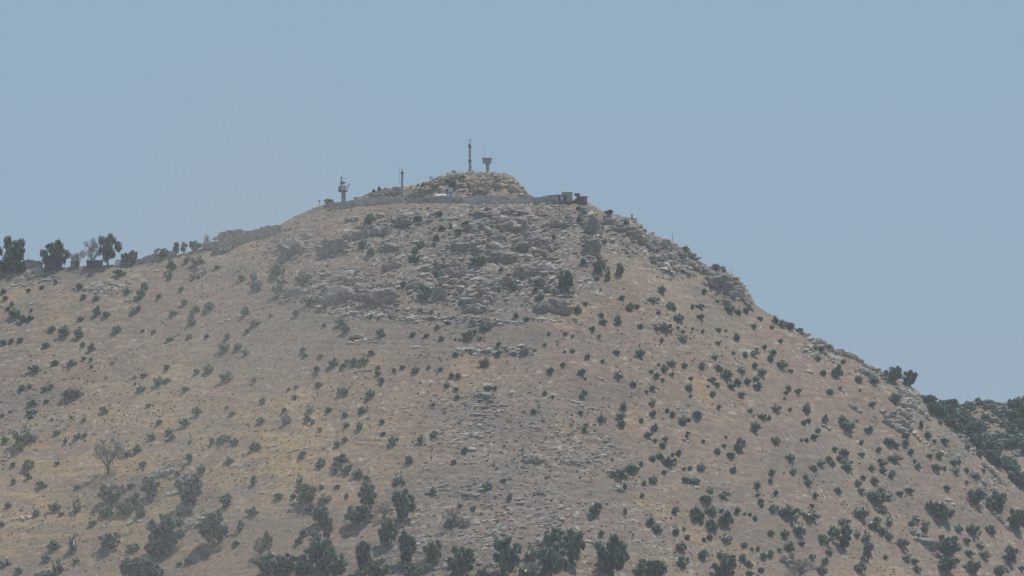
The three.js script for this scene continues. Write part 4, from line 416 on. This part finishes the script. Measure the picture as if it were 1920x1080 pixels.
{ // mast with a spike
  const f = footing(754, 372, -1506), t = thing('spiked_mast', f.at), y = f.y, w = (v) => v * K;
  mesh('pole', join([bar([0, 0, 0], [0, y(345), 0], w(2.6), w(2.3), 14), bar([0, y(345), 0], [0, y(325), 0], w(2.3), w(2.1), 14)]), concrete, t);
  mesh('collar', join([bar([0, y(326), 0], [0, y(322.5), 0], w(2.9), w(2.9), 14), bar([0, y(322.5), 0], [0, y(321), 0], w(2.9), w(1), 14)]), darkSteel, t);
  mesh('spike', bar([0, y(322), 0], [0, y(313), 0], w(1.1), w(0.15), 8), steel, t);
  const rod = mesh('antenna_rod', bar([w(-5.2), y(345), 0], [w(-5.2), y(313), 0], w(0.45), w(0.4), 6), paintWhite, t); mesh('bracket', box(w(5.4), w(0.8), w(0.8), w(-2.7), y(344), 0), darkSteel, rod); mesh('tip', new THREE.SphereGeometry(w(0.9), 8, 6).translate(w(-5.2), y(312.5), 0), paintWhite, rod);
  mesh('junction_box', box(w(3), w(5), w(2), w(-3.6), y(362), w(1)), steel, t);
  tag(t, 'grey pole mast with a pointed tip and thin white antenna', 'mast');
}
{ // platform tower
  const f = footing(644, 378, -1505), t = thing('platform_tower', f.at), y = f.y, w = (v) => v * K;
  mesh('column', join([bar([w(-1.6), 0, 0], [w(-1.6), y(358.5), 0], w(2.4), w(2.4), 12), bar([w(3.2), 0, w(-2)], [w(1.8), y(358.5), w(-2)], w(1.6), w(1.8), 10)]), mat(rgb(0.19, 0.20, 0.205), 0.85), t);
  mesh('deck', box(w(17.5), w(1.2), w(14), w(-1), y(358.6), 0), darkSteel, t);
  mesh('railing', join([...frame(w(-9.4), w(7.4), y(357.6), y(350), w(-6.6), w(6.6), 0.05), ...frame(w(-9.4), w(7.4), y(355), y(352.6), w(-6.6), w(6.6), 0.035), ...[[-9.4, -6.6], [-9.4, 6.6], [7.4, -6.6], [7.4, 6.6], [-4, 6.6], [2, 6.6]].map(([a, b]) => bar([w(a), y(358), w(b)], [w(a), y(349.6), w(b)], 0.05))]), steel, t);
  const cab = mesh('equipment_cabinet', box(w(6.5), w(10.5), w(6), w(1), y(352.3), 0), paintWhite, t); mesh('cabinet_door', box(w(2.4), w(8.6), 0.05, w(0.2), y(352.4), w(3) + 0.025), paleBlue, cab);
  mesh('side_cabinet', box(w(4), w(8), w(5), w(-6.5), y(353.5), 0), steel, t);
  const dish = mesh('dish', (() => { const g = new THREE.LatheGeometry([[0, 0], [0.35, 0.05], [0.65, 0.18], [0.85, 0.38]].map(([a, b]) => new THREE.Vector2(a, b)), 18); g.rotateX(1.15); g.scale(1.05, 0.62, 1); g.translate(w(-1.6), y(343.6), w(1)); return g; })(), darkSteel, t); mesh('dish_arm', bar([w(-4.6), y(346.5), 0], [w(4.2), y(341.5), 0], w(1.0), w(0.7), 6), darkSteel, dish);
  mesh('mast_pole', bar([w(-4.4), y(358), 0], [w(-4.4), y(331), 0], w(1.25), w(1.0), 8), darkSteel, t);
  const yagi = mesh('antenna_boom', bar([w(-4.4), y(334.4), 0], [w(9), y(334.8), 0], w(0.7), w(0.45), 6), steel, t); for (let i = 0; i < 5; i++) mesh('antenna_element', bar([w(0 + i * 2), y(334.6), -0.7 + i * 0.05], [w(0 + i * 2), y(334.6), 0.7 - i * 0.05], 0.04, 0.04, 5), steel, yagi);
  mesh('upper_arm', bar([w(-4.4), y(332), 0], [w(4), y(332.4), 0], w(0.3), w(0.25), 5), paintWhite, t);
  const cam = mesh('side_camera', box(w(2), w(3.6), w(2), w(10.2), y(346.5), 0), darkSteel, t); mesh('camera_arm', join([bar([w(6), y(349), 0], [w(11), y(349), 0], w(0.6)), bar([w(10.2), y(349.6), 0], [w(10.2), y(343.6), 0], w(0.5))]), steel, cam);
  tag(t, 'stout platform tower with railing, white cabinet and antenna boom', 'tower');
}
{ // small signal post, leaning panel, poles on the ridge
  const f = footing(599, 384, -1502), t = thing('signal_post', f.at), y = f.y, w = (v) => v * K; mesh('post', bar([0, 0, 0], [0, y(377), 0], w(0.6), w(0.5), 6), steel, t); mesh('lamp_box', box(w(3.6), w(2.6), w(2.6), 0, y(377), 0), darkSteel, t); tag(t, 'short post with a dark box where the shoulder meets the sky', 'post');
  const g = footing(808, 347, ZK), s = thing('panel_antenna', g.at); mesh('post', bar([0, 0, 0], [0, g.y(331), 0], 0.06, 0.05, 6), steel, s); mesh('panel', box(w(7), w(4), 0.08, 0, g.y(333), 0), mat(rgb(0.42, 0.47, 0.52), 0.6), s); tag(s, 'faint grey panel on a thin post at the knoll slope', 'antenna');
  for (const [px, y0, y1, r, label, dark] of [[1185, 412, 401, 0.27, 'stubby dark post standing on the right ridge skyline', 1], [1261, 451, 437, 0.09, 'thin pole on the right ridge skyline', 0], [1371, 515, 499, 0.05, 'faint thin stake above the shoulder crag', 0]]) {
    const p = hitOrRidge(px, y0), k = Math.hypot(...p) / F, o = thing('ridge_post', p), h = (project(...p)[1] - y1) * k; mesh('shaft', bar([0, -0.2, 0], [0, h * 0.86, 0], r, r * 0.85, 8), dark ? tar : steel, o); mesh('top', bar([0, h * 0.84, 0], [0, h, 0], r * 0.75, r * 0.4, 8), dark ? darkSteel : steel, o); tag(o, label, 'post');
  }
}
// rubble walls: courses of rough stones with a few gaps, from [px, top py, bottom py] along a line
function rubbleWall(name, points, zAt, label, m, thick = 0.8, coping = false) {
  const P = points.map(([px, a, b]) => { const z = zAt(px), A = onPlane(px, a, z), B = onPlane(px, b, z); return { x: A[0], z, top: A[1], bot: Math.min(B[1], ground(A[0], z + 0.3)) - 0.35 }; }), X = P.map((p) => p.x);
  const of = (x, key) => table(P.map((p) => [p.x, p[key]]))(x), stones = [], caps = [], origin = [P[0].x, of(P[0].x, 'bot'), P[0].z];
  const ends = [X[0], X[X.length - 1]]; let row = 0;
  const lowest = Math.min(...P.map((p) => p.bot)), highest = Math.max(...P.map((p) => p.top));
  for (let y = lowest; y < highest; row++) {
    const h = rr(0.26, 0.4); for (let x = ends[0] - rr(0, 0.4); x < ends[1];) { const l = rr(0.4, 0.95), c = x + l / 2; if (c > ends[0] && c < ends[1] && y + h * 0.5 > of(c, 'bot') && y + h * 0.55 < of(c, 'top') + 0.8 * noise(c * 0.23, 0.5, 611) + 0.3 * noise(c * 0.9, 0.5, 613) - 0.15 + rr(-0.15, 0.1)) { const g = box(l - 0.05, h - 0.035, thick + rr(-0.12, 0.12), 0, 0, 0, rr(-0.07, 0.07)); g.rotateZ(rr(-0.03, 0.03)); g.translate(c - origin[0], y + h / 2 - origin[1], of(c, 'z') - origin[2] + rr(-0.07, 0.07) + 0.16 * (of(c, 'top') - y)); const t = rr(0.66, 1.3), n = g.attributes.position.count, col = new Float32Array(n * 3); for (let i = 0; i < n * 3; i++) col[i] = t * [1, 0.985, 0.97][i % 3]; g.setAttribute('color', new THREE.BufferAttribute(col, 3)); stones.push(g); } x += l; }
    y += h;
  }
  const t = thing(name, origin), core = [];
  for (let i = 0; i < P.length - 1; i++) { const n = Math.max(1, Math.round((X[i + 1] - X[i]) / 1.5)); for (let k = 0; k < n; k++) { const c = lerp(X[i], X[i + 1], (k + 0.5) / n), w = (X[i + 1] - X[i]) / n, b = of(c, 'bot'), a = of(c, 'top') - 0.95; if (a > b) core.push(box(w * 0.995, a - b, thick * 0.7, c - origin[0], (a + b) / 2 - origin[1], of(c, 'z') - origin[2])); if (coping) caps.push(box(w * 0.97, rr(0.14, 0.24), thick + 0.18, c - origin[0], of(c, 'top') - origin[1] + rr(-0.06, 0.05), of(c, 'z') - origin[2], rr(-0.03, 0.03))); } }
  mesh('core', join(core), m, t); const s = mesh('stonework', join(stones), m.clone(), t); s.material.vertexColors = true; s.userData.kind = 'stuff';
  if (coping) { const c = mesh('coping', join(caps), mat(rgb(0.33, 0.315, 0.295), 0.95), t); c.userData.kind = 'stuff'; }
  return tag(t, label, 'wall', 'rubble walls of the summit post', 'thing');
}
const wallStone = mat(rgb(0.50, 0.455, 0.435), 1), wallDark = mat(rgb(0.38, 0.335, 0.325), 1), wallTan = mat(rgb(0.42, 0.38, 0.325), 1);
rubbleWall('rubble_wall', [[617, 381, 386], [640, 378.5, 386], [664, 375, 384]], () => -1499, 'low dark rubble wall at the foot of the platform tower', wallDark);
rubbleWall('rubble_wall', [[664, 371, 381], [700, 369.5, 380], [735, 369, 379], [757, 370, 379]], () => -1500, 'grey rubble wall between the platform tower and spiked mast', wallStone, 0.9, false);
rubbleWall('rubble_wall', [[762, 370, 378], [800, 368.5, 377], [835, 367.5, 377], [868, 368, 380]], () => -1499.5, 'pinkish grey wall under the white sheet roof', wallDark);
rubbleWall('rubble_wall', [[868, 371, 381], [900, 369, 381], [935, 367.5, 380], [975, 366.5, 379], [1000, 367, 379]], () => -1499, 'longest grey rubble wall in front of the knoll', wallStone, 0.9, false);
rubbleWall('rubble_wall', [[1001, 368, 379], [1020, 367, 379], [1043, 366, 377]], () => -1498.5, 'short rubble wall joining the summit huts', wallDark);
rubbleWall('rubble_wall', [[434, 433, 455], [455, 432, 452], [470, 430, 450], [495, 424.5, 444], [526, 418, 437]], (px) => ridgeZ(xAt(px, -1505)) + 0.6 + 3.4 * smooth(470, 526, px), 'tan masonry wall climbing to the shoulder', wallTan);
rubbleWall('rubble_wall', [[411, 435, 468], [422, 434, 468], [435, 433, 467]], (px) => ridgeZ(xAt(px, -1505)) + 2.2, 'squared end block of the tan masonry wall', wallTan, 3.2);
rubbleWall('rubble_wall', [[256, 484, 496], [275, 478.5, 492], [295, 474.5, 488], [315, 471.5, 483], [331, 470.5, 480]], (px) => ridgeZ(xAt(px, -1510)) + 0.5, 'dark dry-stone wall running up the skyline ridge', wallDark);
rubbleWall('rubble_wall', [[380, 457, 466], [396, 451.5, 467], [412, 448.5, 468]], (px) => ridgeZ(xAt(px, -1505)) - 0.2, 'low broken wall beneath the white covered heap', wallDark, 2.2);
rubbleWall('rubble_wall', [[45, 486, 494], [62, 484.5, 492], [80, 485.5, 494]], (px) => ridgeZ(xAt(px, -1515)) - 1.2, 'thin dark wall between the first two skyline trees', wallDark, 0.7);
function hut(name, px0, px1, top, bot, z, depth, wall, roof, label, { over = 0.25, door = 0.5, tilt = 0 } = {}) {
  const c = (px0 + px1) / 2, f = footing(c, bot, z, 0), w = (px1 - px0) * K, y0 = Math.min(-0.3, f.y(bot)), y1 = f.y(top), t = thing(name, f.at), h = y1 - y0;
  mesh('wall', join([box(w, h, 0.25, 0, y0 + h / 2, depth / 2 - 0.125), box(w, h, 0.25, 0, y0 + h / 2, -depth / 2 + 0.125), box(0.25, h, depth - 0.5, w / 2 - 0.125, y0 + h / 2, 0), box(0.25, h, depth - 0.5, -w / 2 + 0.125, y0 + h / 2, 0)]), wall, t);
  const r = mesh('roof', box(w + over * 2, 0.22, depth + over * 2, 0, y1 + 0.11, 0), roof, t); r.rotation.z = tilt;
  const o = box(Math.min(0.9, w * 0.4), Math.min(h * 0.7, 1.7), 0.06, (door - 0.5) * w, y0 + Math.min(h * 0.7, 1.7) / 2 + 0.35, depth / 2 + 0.03); mesh('door', o, tar, t);
  return tag(t, label, 'hut');
}
hut('stone_hut', 1053.5, 1073, 362.6, 377, -1498.6, 3.0, sandbag, concrete, 'tallest grey block hut at the wall end', { over: 0.08, door: 0.3 });
hut('small_hut', 1043, 1052.5, 367.4, 376, -1498.8, 2.2, plaster, tar, 'small pinkish hut with a black roof', { over: 0.2, door: 0.55 });
hut('end_hut', 1087, 1101, 370, 378.5, -1498.8, 2.4, shedWall.clone(), concrete, 'dark hut at the very end of the summit wall', { over: 0.12, door: 0.3 }).children[0].material.color.setRGB(0.17, 0.165, 0.17);
hut('red_booth', 1077, 1087, 364.5, 377, -1499.4, 1.8, rust, rust, 'dark red booth between two summit huts', { over: 0.05 });
{ const f = footing(1077, 376, -1497.4, 0), t = thing('propped_sheet', f.at), w = (v) => v * K; const p = mesh('sheet', box(w(8), w(5.5), 0.06), paintWhite, t); p.position.set(0, f.y(370), 0); p.rotation.set(-0.5, 0, -0.25); mesh('prop', join([bar([w(-3), -0.2, 0], [w(-3), f.y(370.5), 0], 0.05), bar([w(3), -0.2, 0], [w(3), f.y(371.5), 0], 0.05)]), darkSteel, t); tag(t, 'tilted white sheet propped in front of the red booth', 'panel'); }
{ // white sheet roof and pale booth at the foot of the knoll
  const f = footing(827, 371, -1503, 0.2), t = thing('sheet_shelter', f.at), w = (v) => v * K; const r = mesh('roof', box(w(21), 0.08, w(14)), mat(rgb(0.42, 0.43, 0.44), 0.9), t); r.position.set(0, f.y(365), -0.6); r.rotation.x = 0.42; for (const [a, b] of [[-10, 0], [10, 0], [-10, -1.6], [10, -1.6]]) mesh('post', bar([w(a), 0, b], [w(a), f.y(b ? 363.4 : 366.4), b], 0.06), steel, t); tag(t, 'white sheet roof of an open shelter below the knoll', 'shelter');
  const g = footing(844.5, 368, -1503, 0.2), b = thing('sentry_booth', g.at), H = g.y(353); mesh('body', box(w(8), H, w(8), 0, H / 2, 0), paleBlue, b); mesh('roof', box(w(9.4), 0.14, w(9.4), 0, H + 0.07, 0), paintWhite, b); mesh('window', box(w(4.6), w(3.6), 0.05, 0, H * 0.68, w(4) + 0.025), glassDark, b); mesh('door', box(w(3.2), H * 0.5, 0.04, w(1.6), H * 0.27, w(4) + 0.02), concrete, b); tag(b, 'pale narrow sentry booth beside the white shelter', 'booth');
  const q = footing(757, 372, -1504, 0.2), s = thing('crate_stack', q.at); mesh('crate', box(w(5), w(4), w(4), w(4), w(6), 0), tar, s); mesh('crate', box(w(6), w(4), w(5), w(3.4), w(2), 0.1), shedWall, s); tag(s, 'two dark crates at the foot of the spiked mast', 'crate');
}
{ // skyline sheds, fence and bits at the left
  const zl = (px) => ridgeZ(xAt(px, -1512)) + 0.4;
  hut('dark_shed', 84, 116, 488, 499, zl(99), 4, shedWall, tar, 'dark flat-roofed shed under the lone round tree', { over: 0.3, door: 0.75, tilt: 0.02 });
  hut('long_shed', 163, 192, 490, 498.5, zl(177), 3.4, shedWall, concrete, 'long dark shed beneath the skyline clump', { over: 0.2, door: 0.2, tilt: -0.015 });
  hut('earth_hut', 133, 149, 492, 501, zl(140), 2.4, timber, shedWall, 'little brown hut between the two sheds', { over: 0.15, door: 0.7 });
  const f = footing(237, 496, zl(237), 0.2), t = thing('slatted_fence', f.at), w = (v) => v * K;
  for (let i = 0; i < 21; i++) mesh('slat', box(w(1.55), f.y(486.5) + rr(-0.1, 0.1), 0.05, w(-20 + i * 2), f.y(486.5) / 2, 0), i < 4 ? plaster : shedWall, t); for (const py of [493, 488.5]) mesh('rail', box(w(43), 0.1, 0.07, 0, f.y(py), -0.07), timber, t);
  tag(t, 'dark slatted fence with a pinkish end on the skyline', 'fence');
  const g = footing(404, 449, ridgeZ(-93) - 0.8, 0.1), s = thing('white_tarp', g.at), tent = new THREE.Shape([new THREE.Vector2(w(-5), g.y(450)), new THREE.Vector2(w(6), g.y(450)), new THREE.Vector2(w(6), g.y(441.5)), new THREE.Vector2(w(3), g.y(444)), new THREE.Vector2(w(-4), g.y(446))]); mesh('cover', new THREE.ExtrudeGeometry(tent, { depth: 1.6, bevelEnabled: true, bevelSize: 0.05, bevelThickness: 0.05, bevelSegments: 1 }), paintWhite, s); tag(s, 'white covered heap against the masonry wall end', 'tarp');
  const p = hitOrRidge(388, 452); plantTree('dead_tree', p, 14 * K, (project(...p)[1] - 437) * K, 2, 'dead twiggy tree before the white covered heap', 'trees on the skyline');
}
const creamRock = mat(rgb(0.68, 0.585, 0.475), 0.95, { map: rockTex }), tanRock = mat(rgb(0.52, 0.415, 0.335), 0.95, { map: rockTex });
{ // bushes of the knoll
  [[866, 340, 13, 13, 'round dark bush near the tall mast foot'], [849, 354, 20, 16, 'grey-green bush above the sentry booth'], [711, 357, 8, 8, 'tiny round bush on the knoll skyline'], [701, 357, 8, 5, 'tiny flat bush on the knoll skyline'], [819, 339, 8, 6, 'small bush on the knoll below the panel antenna'], [793, 344, 8, 5, 'small bush midway up the knoll'], [784, 348, 5, 4, 'smallest bush midway up the knoll'], [838, 342, 12, 8, 'low bush near the knoll top']].forEach(([px, py, w, h, label]) => { const p = hitOrRidge(px, py), s = mesh('knoll_bush', pick(shrubShapes), foliageMat.green); s.position.set(p[0], p[1] - 0.1, p[2]); s.scale.set(w * K * 0.56, h * K * 1.1 + 0.1, w * K * 0.5); s.rotation.y = rr(0, 6); tag(s, label, 'bush', 'bushes of the knoll'); });
  for (const [px, py, w, h, pale, label] of [[700, 371, 40, 10, 0, 'low tan outcrop at the knoll tail'], [735, 364, 34, 10, 0, 'tan outcrop beside the spiked mast'], [790, 362, 40, 12, 0, 'pinkish outcrop behind the spiked mast'], [815, 352, 30, 12, 0, 'upper tan outcrop of the knoll tail'], [850, 338, 36, 10, 1, 'pale ledge at the knoll top'], [880, 352, 44, 14, 0, 'reddish ledges under the tall mast'], [905, 340, 40, 12, 1, 'pale ledge beneath the lookout'], [930, 352, 40, 18, 0, 'steep grey knoll face'], [955, 356, 30, 24, 1, 'cream rock face on the knoll flank'], [974, 366, 26, 24, 1, 'cream rock spur ending the knoll'], [966, 350, 18, 16, 1, 'cream cut edge at the knoll shoulder'], [945, 336, 26, 10, 1, 'pale blocks right of the lookout'], [900, 364, 40, 10, 0, 'brown blocks at the knoll foot']]) outcrop(px, py, w, h, pale ? () => creamRock : () => rnd() < 0.75 ? tanRock : rockMats[2], label, { pieces: 12, name: 'knoll_outcrop' });
}
// ---------------------------------------------------------------- dust blown up from the dry slope, hanging before its left half: specks a few centimetres across
{
  const gauss = () => Math.sqrt(-2 * Math.log(1 - rnd() * 0.9999)) * Math.cos(6.2832 * rnd()), a = new THREE.Vector3(), b = new THREE.Vector3();
  const clouds = [[470, 310, 1420, 21, 24, 14, 94000], [490, 470, 1400, 20, 22, 14, 110000], [470, 620, 1370, 25, 24, 14, 147000], [420, 790, 1330, 32, 24, 14, 157000], [120, 960, 1270, 44, 22, 14, 165000], [330, 1000, 1260, 38, 18, 14, 72000]];
  const pos = new Float32Array(9 * clouds.reduce((s, c) => s + c[6], 0)); let o = 0;
  for (const [px, py, dist, rx, ry, rz, n] of clouds) {
    const r = ray(px, py), l = Math.hypot(...r), c = r.map((v) => v / l * dist); c[1] += EYE;
    for (let i = 0; i < n; i++) {
      const x = c[0] + gauss() * rx, y = c[1] + gauss() * ry, z = c[2] + gauss() * rz, s = 0.1 * rr(0.6, 1.3); if (y < coarse(x, z) + 1) continue;
      a.set(rr(-1, 1), rr(-1, 1), rr(-1, 1)).normalize(); b.set(rr(-1, 1), rr(-1, 1), rr(-1, 1)).cross(a).normalize();
      pos.set([x - a.x * s / 2, y - a.y * s / 2, z - a.z * s / 2, x + a.x * s / 2, y + a.y * s / 2, z + a.z * s / 2, x + b.x * s * 0.87, y + b.y * s * 0.87, z + b.z * s * 0.87], o); o += 9;
    }
  }
  const g = new THREE.BufferGeometry(); g.setAttribute('position', new THREE.BufferAttribute(pos.slice(0, o), 3)); g.computeVertexNormals();
  tag(mesh('dust', g, new THREE.MeshPhysicalMaterial({ color: rgb(0.84, 0.755, 0.63), roughness: 1, side: THREE.DoubleSide, transmission: 0.4, thickness: 0 })), 'pale dust hanging in the air before the left half of the hill', 'dust', null, 'stuff');
  console.log('dust', o / 9);
}
renderer.render(scene, camera);
